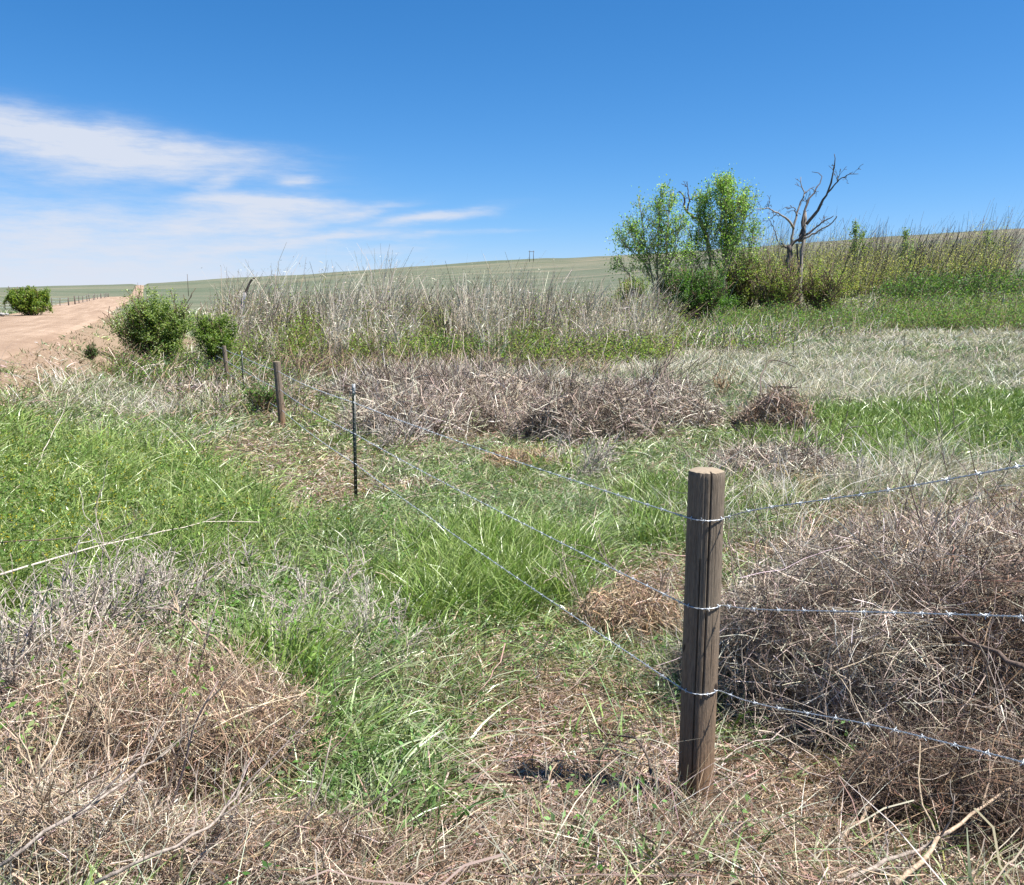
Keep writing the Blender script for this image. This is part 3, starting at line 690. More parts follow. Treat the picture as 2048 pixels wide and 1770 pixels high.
shrub('leafy_shrub', 72, 72, 4.0, 2.3, 30000, .13, [(.17, .27, .045), (.30, .36, .07), (.11, .20, .035)], 'dome shaped yellow green bush across the dirt road at far left', nst=44, gap=.22)
shrub('leafy_shrub', 1392, 90, 7.2, 5.6, 26000, .17, DG + [(.10, .2, .035)], 'dense dark green bush growing between the two cottonwood trees', nst=50, gap=.3)
shrub('leafy_shrub', 524, 19.5, 1.3, .7, 3200, .05, DG + SILV[:1], 'low ragged leafy plant just left of the second wooden post', nst=26, gap=.42)
shrub('leafy_shrub', 185, 31, .5, .55, 1800, .05, [(.09, .16, .06), (.12, .19, .07)], 'small green weed clump on the bare bank below the dirt road', nst=12)

def tree_from(name, label, cat, d, stems, leaf_n, leaf_size, pal_leaf, pal_bark, sub=26, subL=1.6, depth=1.2, group=None, leaf_off=.34, lo=.3):
    x0, y0 = stems[0][0][0]; base = at(x0, y0, d); base[2] = float(terrain(base[0], d)); o = empty(name, base, label, cat, group)
    Bt, Bl = Batch(), Batch(); tw = []
    for (pts, r0, r1, dens) in stems:
        k = len(pts); dd = d + np.cumsum(rng.normal(size=k)) * depth * .35
        if pts[0] == (x0, y0): dd = dd - dd[0] + d
        P = np.array([at(px, py, yy) for (px, py), yy in zip(pts, dd)])
        if pts[0] == (x0, y0): P[0] = base - np.array([0, 0, .2])
        P = smooth_path(P, 16); P[1:-1] += rng.normal(size=(14, 3)) * .035
        rr = np.linspace(r0, r1, 16)
        tubes(Bt, (P - base)[None], rr[None], 8, pal_bark[0] if r0 > .06 else pal_bark[-1])
        L = np.linalg.norm(P[-1] - P[0]); n = int(sub * dens * L / 8)
        out = []
        for i in range(n):
            t = U(lo, .94) * 15; j = min(int(t), 14); q = P[j] + (P[j + 1] - P[j]) * (t - j)
            dirn = unit(unit(P[j + 1] - P[j]) * .55 + rdir(1)[0] * .8 + np.array([0, 0, .25]))
            grow(q - base, dirn, subL * U(.5, 1.1) * (1.3 - 1.05 * t / 15), .022, 1, out, kids=3, spread=.7, up=.2, k=6)
        if out: add_branches(Bt, out, pal_bark, minr=.016); tw += [(p[1:], dens) for p, _, _ in out]
    Bt.build('trunk', M_treebark, o, smooth=True)
    if leaf_n and tw:
        A = np.concatenate([t for t, _ in tw])
        P = A[rng.integers(0, len(A), leaf_n)] + rng.normal(size=(leaf_n, 3)) * leaf_off * rng.choice([.6, 1.5], (leaf_n, 1))
        keep = fbm(P[:, 0] / .6, (P[:, 2] + P[:, 1]) / .6, 300) > .36
        P = P[keep]; leafs(Bl, P, leaf_size * U(.6, 1.25, len(P)), cols(len(P), *pal_leaf, var=.2), .8, 0)
        Bl.build('crown', M_leaf, o)
    return o
COT = [(.25, .45, .06), (.36, .57, .12), (.14, .28, .04), (.48, .66, .24)]
CB = [(.34, .30, .22), (.30, .27, .19)]
tree_from('cottonwood_tree', 'loose light green cottonwood with several thin stems, left of the pair', 'tree', 95, [
    ([(1317, 625), (1314, 540), (1316, 470), (1324, 367)], .13, .03, 1.3), ([(1317, 625), (1303, 545), (1287, 470), (1276, 392)], .10, .03, 1.2),
    ([(1317, 625), (1331, 540), (1335, 450), (1347, 382)], .10, .03, 1.2), ([(1306, 560), (1280, 515), (1250, 490), (1242, 470)], .07, .02, 1.1),
    ([(1312, 580), (1270, 560), (1230, 525)], .06, .02, 1.0), ([(1320, 560), (1350, 510), (1364, 430)], .07, .02, 1.2), ([(1310, 560), (1275, 500), (1255, 430)], .06, .02, 1.0), ([(1325, 600), (1360, 560), (1372, 500)], .06, .02, 1.0)],
    10500, .19, COT, CB, sub=26, subL=3.4, leaf_off=.30)
tree_from('cottonwood_tree', 'taller bright green cottonwood with a dense pointed crown, right of the pair', 'tree', 96, [
    ([(1450, 630), (1448, 560), (1454, 480), (1450, 410), (1434, 347)], .17, .03, 2.2), ([(1450, 600), (1452, 500), (1462, 420), (1456, 352)], .10, .03, 2.0),
    ([(1448, 570), (1420, 500), (1408, 440), (1412, 380)], .09, .03, 1.8), ([(1448, 560), (1470, 500), (1490, 430), (1499, 372)], .09, .02, 1.3),
    ([(1450, 610), (1476, 560), (1500, 500), (1510, 440)], .07, .02, 1.2), ([(1446, 590), (1410, 550), (1385, 500), (1380, 460)], .08, .02, 1.4), ([(1455, 470), (1470, 440), (1480, 400)], .06, .02, 1.6), ([(1448, 560), (1415, 480), (1394, 420)], .06, .02, 1.2)],
    17000, .19, COT, CB, sub=28, subL=3.4, leaf_off=.30)
shrub('willow_shrub', 1262, 91, 4.2, 4.8, 14000, .17, YG, 'olive willow shrub at the foot of the left cottonwood', nst=34, gap=.42)
shrub('willow_shrub', 1350, 98, 7, 5.6, 9000, .18, YG, 'tall olive willow shrub behind the dark bush between the cottonwoods', nst=50, gap=.42)
shrub('willow_shrub', 1480, 99, 8, 7.2, 15000, .18, YG + [(.3, .3, .1)], 'broad olive willow shrub right of the taller cottonwood', nst=50, gap=.42)
shrub('willow_shrub', 1548, 93, 6.5, 6.0, 11000, .17, YG + [(.35, .33, .14)], 'straggly olive willow shrub hiding the foot of the forked dead tree on its left', nst=46, gap=.45)
shrub('willow_shrub', 1640, 93, 7, 5.4, 11000, .17, YG + [(.35, .33, .14)], 'straggly olive willow shrub spreading right of the forked dead tree', nst=46, gap=.45)
def sap(px, top, wm, label, d=124):
    x = (px - 1024) / FPX * d; h = at(px, top, d)[2] - float(terrain(x, d))
    tree_from('young_tree', label, 'young tree', d, [([(px - 8, 575), (px - 3, (575 + top) / 2), (px, top)], .09, .03, 1.4), ([(px - 8, 575), (px + 12, (600 + top) / 2), (px + 14, top + 22)], .07, .02, 1.2)], 1500, .24, [(.30, .42, .16), (.2, .3, .09)], CB, sub=34, subL=1.0, leaf_off=.25)
sap(1712, 436, 2, 'slim young tree with pale leaves standing above the willows')
sap(1812, 458, 2, 'short young leafy tree between the leaning bare willow stems')
sap(1975, 458, 2, 'young leafy tree at the right end of the willow strip')

def zp(pts, ox=1200, oy=300, k=3.938): return [(ox + a / k, oy + c / k) for a, c in pts]
DEAD = [(.30, .265, .23), (.16, .135, .12)]; DK = [(.13, .11, .10), (.10, .085, .08)]
def dead_tree(name, label, d, limbs, root):
    base = at(root[0], root[1], d); base[2] = float(terrain(base[0], d)); o = empty(name, base, label, 'dead tree')
    groups = {}
    for (pts, r0, r1, part, dark, off) in limbs:
        P = np.array([at(px, py, d + off * i / max(len(pts) - 1, 1)) for i, (px, py) in enumerate(zp(pts))])
        if part == 'trunk': P[0, 2] = base[2] - .2
        P = smooth_path(P, 14); P[1:-1] += rng.normal(size=(12, 3)) * (.03 + r0 * .12)
        B = groups.setdefault(part, Batch()) if part == 'trunk' else Batch()
        rr = np.linspace(r0, r1, 14) * .82 * (1 + rng.normal(size=14) * .06)
        tubes(B, (P - base)[None], rr[None], 8, DK[0] if dark else DEAD[0])
        if part != 'trunk':
            out = []
            for i in range(4):
                j = rng.integers(4, 13); grow(P[j] - base, unit(unit(P[j] - P[j - 1]) + rdir(1)[0] * .9), U(.4, 1.1), .026, 1, out, kids=2, spread=.8, up=0, kink=.2)
            add_branches(B, out, [DK[0] if dark else DEAD[1]], minr=.022)
            B.build('branch', M_treebark, o, smooth=True)
    groups['trunk'].build('trunk', M_treebark, o, smooth=True)
dead_tree('dead_tree', 'bare grey dead tree with forked crooked limbs standing clear against the sky', 97, [
    ([(1480, 1330), (1470, 1000), (1470, 900), (1495, 800), (1490, 750)], .62, .32, 'trunk', True, 0),
    ([(1580, 1330), (1575, 1050), (1585, 850), (1600, 700), (1618, 600), (1612, 480)], .34, .2, 'trunk', False, 1),
    ([(1560, 1200), (1560, 900), (1550, 740)], .2, .1, 'trunk', True, 0),
    ([(1625, 585), (1700, 505), (1762, 400), (1800, 310), (1830, 220), (1850, 120), (1845, 30)], .24, .04, 'branch', True, -2),
    ([(1795, 335), (1850, 270), (1900, 222), (1960, 190), (2035, 188)], .11, .03, 'branch', True, -3), ([(1868, 250), (1876, 205)], .07, .06, 'branch', False, 0),
    ([(1590, 720), (1600, 520), (1620, 450), (1660, 360), (1710, 290), (1755, 205), (1720, 160), (1668, 172)], .22, .03, 'branch', True, 2),
    ([(1510, 740), (1525, 590), (1560, 480), (1590, 410), (1615, 340), (1575, 250), (1582, 212)], .20, .04, 'branch', False, 1),
    ([(1612, 345), (1640, 315), (1690, 287)], .07, .03, 'branch', True, 1), ([(1552, 520), (1535, 465), (1497, 437)], .09, .05, 'branch', True, 0),
    ([(1525, 620), (1480, 540), (1400, 500), (1330, 460), (1270, 468), (1215, 463)], .17, .025, 'branch', False, -2), ([(1330, 462), (1318, 430), (1330, 400)], .05, .02, 'branch', True, 0),
    ([(1440, 520), (1370, 510), (1345, 545)], .06, .02, 'branch', True, 1),
    ([(1480, 765), (1580, 690), (1680, 635), (1750, 570), (1830, 522), (1840, 518)], .22, .05, 'branch', True, -1),
    ([(1560, 720), (1700, 650), (1800, 590), (1850, 552), (1866, 518)], .15, .05, 'branch', False, -3),
    ([(1400, 720), (1372, 610), (1322, 532), (1335, 475)], .08, .02, 'branch', True, 1), ([(1475, 775), (1430, 733)], .16, .05, 'branch', True, 0)], (1200 + 1520 / 3.938, 630))
dead_tree('dead_tree', 'short dead tree whose crooked limb shows between the two cottonwoods', 99, [
    ([(860, 1330), (872, 1000), (868, 830), (840, 680), (790, 570)], .38, .24, 'trunk', False, 0),
    ([(790, 570), (740, 528), (690, 480), (655, 463), (667, 400), (652, 350), (622, 325)], .22, .07, 'branch', True, 0),
    ([(690, 475), (702, 400), (690, 288), (640, 265)], .13, .03, 'branch', True, 1), ([(703, 402), (740, 368), (775, 352)], .09, .03, 'branch', True, 0)], (1200 + 860 / 3.938, 630))

# ------------------------------------------------------------------ dead brush heaps and tumbleweeds
TW_G = [(.53, .45, .365), (.34, .275, .215), (.14, .105, .08), (.76, .68, .57)]  # darkest tone paints shade between the twigs
TW_B = [(.46, .335, .22), (.27, .175, .115), (.11, .075, .055), (.68, .56, .43)]  # darkest twigs again stand in for shaded gaps
TW_T = [(.64, .50, .34), (.50, .37, .23), (.34, .22, .13)]
HEAPS = []
def heap(label, px, py, w, dep, h, n, pal, name='tumbleweed', cat='tumbleweed', tw=.0026, sticks=10, stick_len=.6, group=None, lean=0., fine=.66, hollow=0.):
    """a mound of interlaced dead twigs; px,py the foot of its middle"""
    c = ground(px, py); r = math.hypot(c[0], c[1]); s = max(w, dep)
    B = Batch(); W0 = max(tw, .62 / 875 * r); n = int(n * 1.5)
    NLB = 8; LC = np.zeros((NLB, 3)); aa = U(0, 6.28, NLB); LC[:, 0] = np.cos(aa) * w * .36 * U(.3, 1.15, NLB); LC[:, 1] = np.sin(aa) * dep * .36 * U(.3, 1.15, NLB)
    LS = U(.42, .78, NLB); LS[0] = .92; LC[0] *= .2
    def inside(n, shell=.6):
        u = rdir(n); u[:, 2] = np.abs(u[:, 2]); rad = (1 - rng.random(n) ** 1.6 * shell)[:, None]
        bump = (.45 + 1.05 * fbm(u[:, 0] * 2.0 + px * .1, u[:, 1] * 2.0 + u[:, 2] * 1.5 + py * .1, 400))[:, None]
        li = rng.integers(0, NLB, n)
        P = u * rad * bump * np.array([w / 2, dep / 2, h]) * LS[li][:, None] + LC[li]
        P[:, 0] += lean * P[:, 2]
        return P, u
    inside0 = inside
    def inside(n, shell=.6):
        P, u = inside0(n, shell)
        if hollow:
            for _ in range(2):
                bad = (P[:, 2] < h * .5) & (P[:, 1] < dep * .1) & (rng.random(n) < hollow); P2, u2 = inside0(n, shell); P[bad] = P2[bad]; u[bad] = u2[bad]
        return P, u
    nl = int(n * (1 - fine)); P, u = inside(nl)
    D = unit(np.cross(u, rdir(nl)) + rdir(nl) * .45); n = n; L = s * U(.08, .36, nl)
    bend = -u * (L / s * 1.1)[:, None] * U(.2, 1, nl)[:, None] + rng.normal(size=(nl, 3)) * .1
    ribbons(B, P - D * (L * .4)[:, None], D, L, W0 * U(.6, 1.5, nl), bend, cols(nl, *pal, var=.22), nseg=5, wig=.015, taper=.4)
    nf = n - nl; P, u = inside(nf, .8); D = unit(rdir(nf) + u * .5)
    ribbons(B, P, D, s * U(.03, .14, nf), W0 * U(.5, 1.1, nf), rng.normal(size=(nf, 3)) * .3, cols(nf, *pal, var=.25), nseg=3, wig=.03, taper=.4)
    loc = np.array([c[0], c[1], float(terrain(c[0], c[1])) - .01])
    V0 = B.V
    # keep everything above the ground
    for i, V in enumerate(V0):
        gz = terrain(V[:, 0] + loc[0], V[:, 1] + loc[1], ) - loc[2]
        V[:, 2] = np.maximum(V[:, 2] + np.clip(gz, -.3, .3), gz + .003)
    o = empty(name, loc, label, cat, group)
    B.build('tangle', M_twig, o)
    if sticks:
        B2 = Batch(); out = []
        P, u = inside(sticks, .3)
        for i in range(sticks):
            d_ = unit(u[i] * .8 + rdir(1)[0] * .9 + np.array([.25, 0, .2]))
            grow(P[i] * .8, d_, stick_len * U(.5, 1.3), max(.0035, .45 / 875 * r) * U(.7, 1.5), 1, out, kids=4, spread=.7, up=.05, kink=.13, k=7)
        P_ = np.array([q[0] for q in out]); P_[:, :, 2] = np.maximum(P_[:, :, 2], terrain(P_[:, :, 0] + loc[0], P_[:, :, 1] + loc[1]) - loc[2] + .01)
        tubes(B2, P_, np.maximum(np.array([q[1] for q in out]), .3 / 875 * r), 5, cols(len(out), (.48, .41, .33), (.34, .28, .23), (.2, .15, .12), var=.15), cap=True)
        B2.build('branches', M_bark, o)
    return o
heap('largest rusty brown tumbleweed heap filling the lower left corner', 350, 1510, 1.15, .9, .50, 34000, TW_B, sticks=16, stick_len=.5)
heap('greyish tan tumbleweed against the left edge above the rusty heap', 140, 1390, .95, .7, .40, 15000, TW_G + TW_B[:1], sticks=14, stick_len=.5)
heap('pale pinkish tumbleweed at the bottom left edge of the photo', 110, 1740, .95, .6, .34, 16000, TW_G[:2] + TW_B[:2] + TW_G[3:], sticks=14)
heap('low brown tumbleweed along the bottom edge right of the rusty heap', 560, 1760, .75, .45, .26, 12000, TW_B + TW_G[:2], sticks=8, stick_len=.4)
heap('broad grey brush heap right behind the corner post', 1655, 1420, 1.40, 1.35, .82, 34000, TW_G + TW_G[1:3], name='brush_heap', cat='brush heap', sticks=26, stick_len=.6, hollow=.75)  # extra dark tones paint the heap's shaded front
heap('tallest shade-darkened brush heap at the right edge under the middle wire', 2000, 1430, 1.5, 1.4, .92, 34000, TW_G[:3] + TW_B[1:3] + TW_G[2:3], name='brush_heap', cat='brush heap', sticks=28, stick_len=.7, lean=.1, hollow=.75)  # palette darkened to imitate shade on the front of the heap
heap('shade-darkened brown brush heap at the right edge under the lowest wire', 1990, 1640, .85, .6, .40, 15000, TW_G[1:3] + TW_B[1:3], name='brush_heap', cat='brush heap', sticks=14, stick_len=.5)  # only darker twig tones, shade put into the colour
heap('thin twiggy brush heap at the right edge behind the top wire', 1960, 1130, 2.4, 1.6, .42, 15000, TW_G + TW_T[:1], name='brush_heap', cat='brush heap', sticks=26, stick_len=.8)
heap('tan tumbleweed with a rusty top just left of the corner post', 1270, 1270, .62, .5, .38, 12000, TW_B + TW_T, sticks=10, stick_len=.4)
heap('wide brown tumbleweed heap right behind the steel post', 850, 865, 3.2, 2.2, 1.0, 26000, TW_G, sticks=16, stick_len=1.1)
heap('brown tumbleweed heap between the wide heap and the dark rounded one', 1010, 850, 2.6, 2.2, 1.0, 18000, TW_G + TW_B[3:], sticks=14, stick_len=1.3)
heap('dark rounded grey tumbleweed heap in the middle of the field', 1195, 876, 2.5, 2.0, 1.15, 22000, TW_G[:3], sticks=18, stick_len=1.2)
heap('low grey tumbleweed on the right side of the dark rounded heap', 1330, 850, 2.2, 2.0, 1.0, 14000, TW_G, sticks=12, stick_len=1.1)
heap('long low grey brown brush bank behind the row of tumbleweeds', 900, 795, 6.0, 2.0, .5, 15000, TW_G, name='brush_heap', cat='brush heap', sticks=24, stick_len=1.2)
heap('pale loose brush bank behind the dark rounded heap', 1290, 800, 3.2, 1.6, .45, 8000, TW_G, name='brush_heap', cat='brush heap', sticks=24, stick_len=1.3)
heap('small straw coloured grass clump below the dark rounded heap', 1045, 935, .95, .7, .30, 6000, TW_T, name='straw_clump', cat='straw clump', sticks=4, stick_len=.3)
heap('hemispherical brown tumbleweed under a black crooked branch', 1555, 870, 1.7, 1.4, 1.1, 18000, TW_G[:3] + TW_B[:2], sticks=8, stick_len=.9)
heap('loose grey twig pile in front of the hemispherical tumbleweed', 1560, 955, 1.9, 1.5, .42, 7000, TW_G, name='twig_pile', cat='twig pile', sticks=34, stick_len=.8)
heap('flat brown tumbleweed remains left of the steel post', 560, 735, 1.6, 1.2, .5, 4000, TW_B, sticks=4)
heap('grey brush patch in the ditch left of the far wooden post', 395, 795, 1.6, 1.0, .4, 5000, TW_G, name='brush_heap', cat='brush heap', sticks=8)
heap('thin tan twig heap right of the steel post base', 830, 985, .9, .6, .16, 3000, TW_T + TW_G, name='twig_pile', cat='twig pile', sticks=8, stick_len=.4)

# bare branching dead shrubs standing in the grass
def bare_shrub(label, px, py, h, w, n, rad, pal, lev=2, kids=5, lean=(0, 0, 0), name='dead_shrub'):
    c = ground(px, py); r = math.hypot(c[0], c[1]); out = []
    for i in range(n):
        a = U(0, 2 * math.pi); d_ = unit(np.array([math.cos(a) * w, math.sin(a) * w, h]) * U(.7, 1.2) + np.array(lean) + rng.normal(size=3) * .15)
        grow((rng.normal() * .02, rng.normal() * .02, -.02), d_, math.hypot(h, w) * U(.5, .8), rad * U(.7, 1.2), lev, out, kids=kids, spread=.75, up=.1, kink=.13, k=7, lo=.2, shrink=.6)
    o = empty(name, c, label, 'dead shrub'); P_ = np.array([q[0] for q in out])
    P_[:, :, 2] = np.maximum(P_[:, :, 2], terrain(P_[:, :, 0] + c[0], P_[:, :, 1] + c[1]) - c[2] - .02)
    B = Batch(); tubes(B, P_, np.maximum(np.array([q[1] for q in out]), .28 / 875 * r), 5, cols(len(out), *pal, var=.12), cap=True)
    B.build('branches', M_bark, o, smooth=True); return o
BG = [(.66, .60, .52), (.50, .44, .38), (.34, .29, .25)]
bare_shrub('wide bare grey shrub with long crossing branches at the left edge', 130, 1330, .60, .6, 12, .0095, BG, kids=5)
bare_shrub('bare pale shrub with upright forked branches right of the wide grey one', 340, 1270, .55, .38, 7, .0085, BG, kids=5)
bare_shrub('small bare silvery twig shrub in the grass left of the green strip', 545, 1330, .40, .26, 6, .0035, BG[:2])
bare_shrub('fine grey twig shrub in the grass between the left heap and the green strip', 700, 1290, .26, .3, 7, .0025, BG[:2])
bare_shrub('tall bare pale shrub rising beside the left photo edge above the grey tumbleweed', 30, 1420, .66, .4, 8, .0095, BG, kids=5)
bare_shrub('bare pale shrub with a dense twig tangle in the weeds above the rusty heap', 240, 1230, .42, .45, 10, .005, BG, kids=6)
bare_shrub('low bare pinkish shrub sprawling on the rusty left heap', 430, 1500, .38, .55, 10, .0045, [(.6, .47, .36), (.45, .33, .24)], kids=6)
bare_shrub('bare grey shrub sprawling over the bottom left corner', 200, 1700, .42, .6, 9, .005, [(.62, .50, .37), (.48, .37, .26)], kids=6)
bare_shrub('bare bleached shrub sprawling on the brush at the right edge', 1930, 1330, .75, .6, 12, .005, BG, kids=6)
bare_shrub('low bare twig shrub on the brush just right of the corner post', 1570, 1330, .5, .45, 9, .004, BG, kids=6)
bare_shrub('grey twiggy dead shrub with one upright stem in the middle of the green grass', 620, 1240, .46, .34, 7, .0055, BG, kids=5)
bare_shrub('low grey dead shrub spreading through the grass above the broad green blades', 760, 1330, .30, .5, 9, .0045, BG, kids=5)
bare_shrub('tangled grey dead shrub between the rusty heap and the green grass', 500, 1210, .36, .4, 8, .005, BG, kids=5)
bare_shrub('small grey twig shrub lying behind the steel post in front of the tumbleweeds', 800, 900, .5, .7, 9, .009, BG, kids=5)
bare_shrub('sprawling dry twig shrub in the grass below the straw coloured clump', 1150, 960, .4, .7, 10, .007, BG, kids=5)
bare_shrub('white bleached twig shrub in the lush grass behind the corner post', 1680, 985, .45, .3, 6, .006, [(.6, .57, .5), (.5, .46, .4)])
bare_shrub('pale forked dead stems standing left of the tan tumbleweed', 1160, 1215, .42, .16, 4, .005, [(.6, .52, .42), (.5, .42, .33)], kids=3)
bare_shrub('straw coloured weed skeleton right behind the corner post top', 1600, 1000, .3, .3, 7, .004, [(.5, .4, .22), (.4, .3, .17)])
bare_shrub('feathery orange straw plume beside the hemispherical tumbleweed', 1455, 800, .8, .35, 9, .006, [(.5, .38, .24), (.45, .33, .2)], kids=3, lean=(-.5, 0, .3))

# fallen and leaning sticks, traced one by one: (px, py, lift above the ground)
def stick(label, pts, rad, col, twigs=3, tl=.15, name='stick'):
    W_ = []
    for (px, py, lift) in pts: g = ground(px, py, lift); W_.append([g[0], g[1], g[2] + lift])
    c = np.array(W_[0]); P = smooth_path(np.array(W_) - c, 12); r = math.hypot(c[0], c[1])
    P[1:-1] += rng.normal(size=(10, 3)) * rad * .7
    B = Batch(); rr = np.linspace(rad, rad * .5, 12) * (1 + rng.normal(size=12) * .08)
    out = [];
    for i in range(twigs):
        j = rng.integers(3, 11); d_ = unit(unit(P[j] - P[j - 1]) + rdir(1)[0] * .7); d_[2] = abs(d_[2])
        grow(P[j], d_, tl * U(.6, 1.3), rad * .5, 1, out, kids=2, spread=.6, up=.05, kink=.1)
    o = Batch(); tubes(o, P[None], rr[None], 8, col)
    if out: add_branches(o, out, [col], minr=.2 / 875 * r, sides=5)
    ob = o.build(name, M_bark, smooth=True, origin=None); ob.location = c; tag(ob, label, 'stick')
TAN, GRY, DRK, PLE = (.42, .32, .23), (.33, .28, .24), (.14, .105, .085), (.58, .52, .44)
stick('long thin brown stick lying on straw above the post shadow', [(1000, 1300, .03), (1080, 1345, .04), (1180, 1378, .03), (1290, 1375, .03)], .006, TAN)
stick('grey stick lying diagonally in the cut grass at bottom centre', [(905, 1545, .04), (990, 1580, .05), (1090, 1625, .03), (1192, 1662, .02)], .008, GRY)
stick('bent tan stick at the bottom edge of the green strip', [(785, 1615, .02), (850, 1640, .03), (905, 1650, .03), (985, 1612, .05)], .008, TAN)
stick('thin dark stick pointing at the green strip from the post', [(990, 1248, .05), (1050, 1290, .06), (1115, 1330, .03)], .004, DRK)
stick('black forked stick at the tip of the post shadow', [(1310, 1580, .02), (1305, 1530, .10), (1270, 1480, .12), (1195, 1462, .04)], .007, DRK, 7, .16)
stick('brown dead stem standing on top of the rusty left heap', [(520, 1370, .25), (455, 1300, .33), (395, 1255, .38), (338, 1210, .42)], .008, TAN, 5)
stick('long pale branch lying across the bare grey shrub at left', [(0, 1150, .38), (130, 1110, .38), (300, 1070, .34), (430, 1040, .3), (520, 1045, .26)], .007, PLE, 5)
stick('dark arched branch crossing the bare grey shrub at left', [(0, 1085, .36), (100, 1080, .36), (210, 1070, .34), (320, 1020, .32)], .005, DRK, 5)
stick('pale dead stem leaning right in the yellow green weeds', [(58, 965, .05), (92, 895, .30), (128, 820, .62)], .006, PLE, 1)
stick('thick grey branch at the bottom left corner', [(0, 1735, .25), (80, 1680, .30), (170, 1620, .34), (350, 1490, .36)], .006, GRY, 5, .25)
stick('grey branch sweeping right along the bottom left edge', [(190, 1765, .25), (330, 1700, .3), (430, 1650, .3), (500, 1560, .34)], .0055, GRY, 6, .25)
stick('curved brown branch beside the left photo edge', [(20, 1470, .2), (60, 1530, .25), (70, 1580, .2), (105, 1600, .15)], .007, TAN, 3)
stick('long dark branch leaning across the right brush heap toward the post', [(2048, 1335, .55), (1940, 1290, .55), (1850, 1260, .5), (1830, 1240, .5)], .011, DRK, 3, .25)
stick('upright black stem standing in the right brush heap', [(1830, 1190, .25), (1838, 1110, .45), (1846, 1010, .62)], .010, DRK, 2)
stick('thin dark stick slanting from the right heap to the corner post', [(1440, 1300, .1), (1530, 1230, .3), (1600, 1190, .4), (1680, 1140, .5)], .006, DRK, 2)
stick('tan stick slanting over the grey brush heap beside the post', [(1465, 1190, .45), (1500, 1150, .5), (1535, 1118, .55)], .008, PLE, 1)
stick('long pale forked branch slanting across the bottom right corner', [(1790, 1770, .1), (1870, 1690, .16), (1960, 1620, .2), (2048, 1560, .25)], .008, TAN, 4, .3)
stick('long grey branch lying along the bottom right edge', [(1660, 1768, .06), (1760, 1730, .1), (1850, 1690, .14), (1900, 1665, .2)], .008, GRY, 3)
stick('forked pale stick lying right of the corner post foot', [(1680, 1690, .03), (1730, 1620, .08), (1790, 1560, .12), (1850, 1530, .14)], .008, TAN, 5, .2)
stick('short stick on the bare straw below the corner post', [(1385, 1610, .02), (1384, 1680, .03), (1390, 1750, .03)], .006, TAN, 2)
stick('dark stick lying from the low wire into the straw', [(1515, 1480, .03), (1600, 1535, .06), (1680, 1570, .05)], .006, GRY, 2)
stick('black crooked branch arching over the hemispherical tumbleweed', [(1520, 790, .6), (1522, 745, .7), (1545, 715, .85), (1590, 735, .75)], .022, DRK, 4, .4)
stick('thin black stick standing at the right end of the dark rounded heap', [(1318, 765, .7), (1335, 720, 1.1), (1352, 683, 1.5)], .018, DRK, 0)
stick('pale log lying across the grass strip far right of the dead tree', [(1655, 577, .2), (1670, 574, .3)], .16, PLE, 0, name='log')
def tall_stalk(label, px, py0, py1, d, r):
    P = np.array([at(px - 2, py0, d), at(px, (py0 + py1) / 2, d), at(px + 3, py1, d)]); P[0, 2] = terrain(P[0, 0], d) - .02
    c = P[0].copy(); B = Batch(); tubes(B, smooth_path(P - c, 8)[None], np.linspace(r, r * .5, 8)[None], 5, (.12, .12, .09))
    ob = B.build('weed_stalk', M_bark); ob.location = c; tag(ob, label, 'weed stalk')
tall_stalk('tall dark weed stalk in the pale field right of the cottonwoods', 1588, 715, 655, 42, .02)
tall_stalk('tall dark weed stalk in the pale field near the right side', 1808, 730, 655, 36, .017)
tall_stalk('tall weed stalk in the pale field below the right cottonwood', 1447, 705, 650, 44, .02)

# ------------------------------------------------------------------ fence
def wood_mat():
    m, b, out = new_mat('treated_post_wood')
    ob = b.n('ShaderNodeTexCoord').outputs['Object']
    g1 = b.noise(b.mapping(ob, (1, 1, .05)), 48, 9, .78); g2 = b.noise(b.mapping(ob, (1, 1, .3)), 9, 4, .6); g3 = b.noise(b.mapping(ob, (1, 1, .09)), 260, 3, .7)
    kn = b.noise(b.mapping(ob, (1, 1, .7)), 17, 1, .4)
    sp_ = b.n('ShaderNodeSeparateXYZ'); b.put(sp_.inputs[0], ob)
    hh = b.m('ADD', b.m('MULTIPLY', sp_.outputs[2], -.9), b.m('ADD', .75, b.m('MULTIPLY', b.m('SUBTRACT', g2, .5), .8)), clamp=True)
    a = b.mix(hh, (.20, .162, .122), (.23, .135, .075))
    a = b.mix(1.0, a, b.ramp(g1, [(.28, (.5, .48, .46)), (.45, (.9, .9, .9)), (.6, (1.12, 1.12, 1.12)), (.74, (1.5, 1.45, 1.4))]), 'MULTIPLY')
    a = b.mix(1.0, a, b.ramp(g3, [(.35, (.7, .7, .7)), (.65, (1.2, 1.2, 1.2))]), 'MULTIPLY')
    a = b.mix(b.ramp(kn, [(.70, (0, 0, 0)), (.76, (1, 1, 1))]), a, (.03, .02, .015))
    mottled = b.mix(.45, a, b.mix(1.0, a, b.ramp(g2, [(.35, (.7, .72, .75)), (.7, (1.3, 1.25, 1.2))]), 'MULTIPLY'))  # noise blotches vary the tone of the wood
    pr = b.n('ShaderNodeBsdfPrincipled'); b.put(pr.inputs['Base Color'], mottled); pr.inputs['Roughness'].default_value = .85
    pr.inputs['Specular IOR Level'].default_value = .25
    bp = b.n('ShaderNodeBump'); b.put(bp.inputs['Height'], b.m('ADD', g1, b.m('MULTIPLY', g3, .5))); bp.inputs['Strength'].default_value = .9; bp.inputs['Distance'].default_value = .006
    b.t.links.new(bp.outputs[0], pr.inputs['Normal']); b.t.links.new(pr.outputs[0], out.inputs[0]); return m
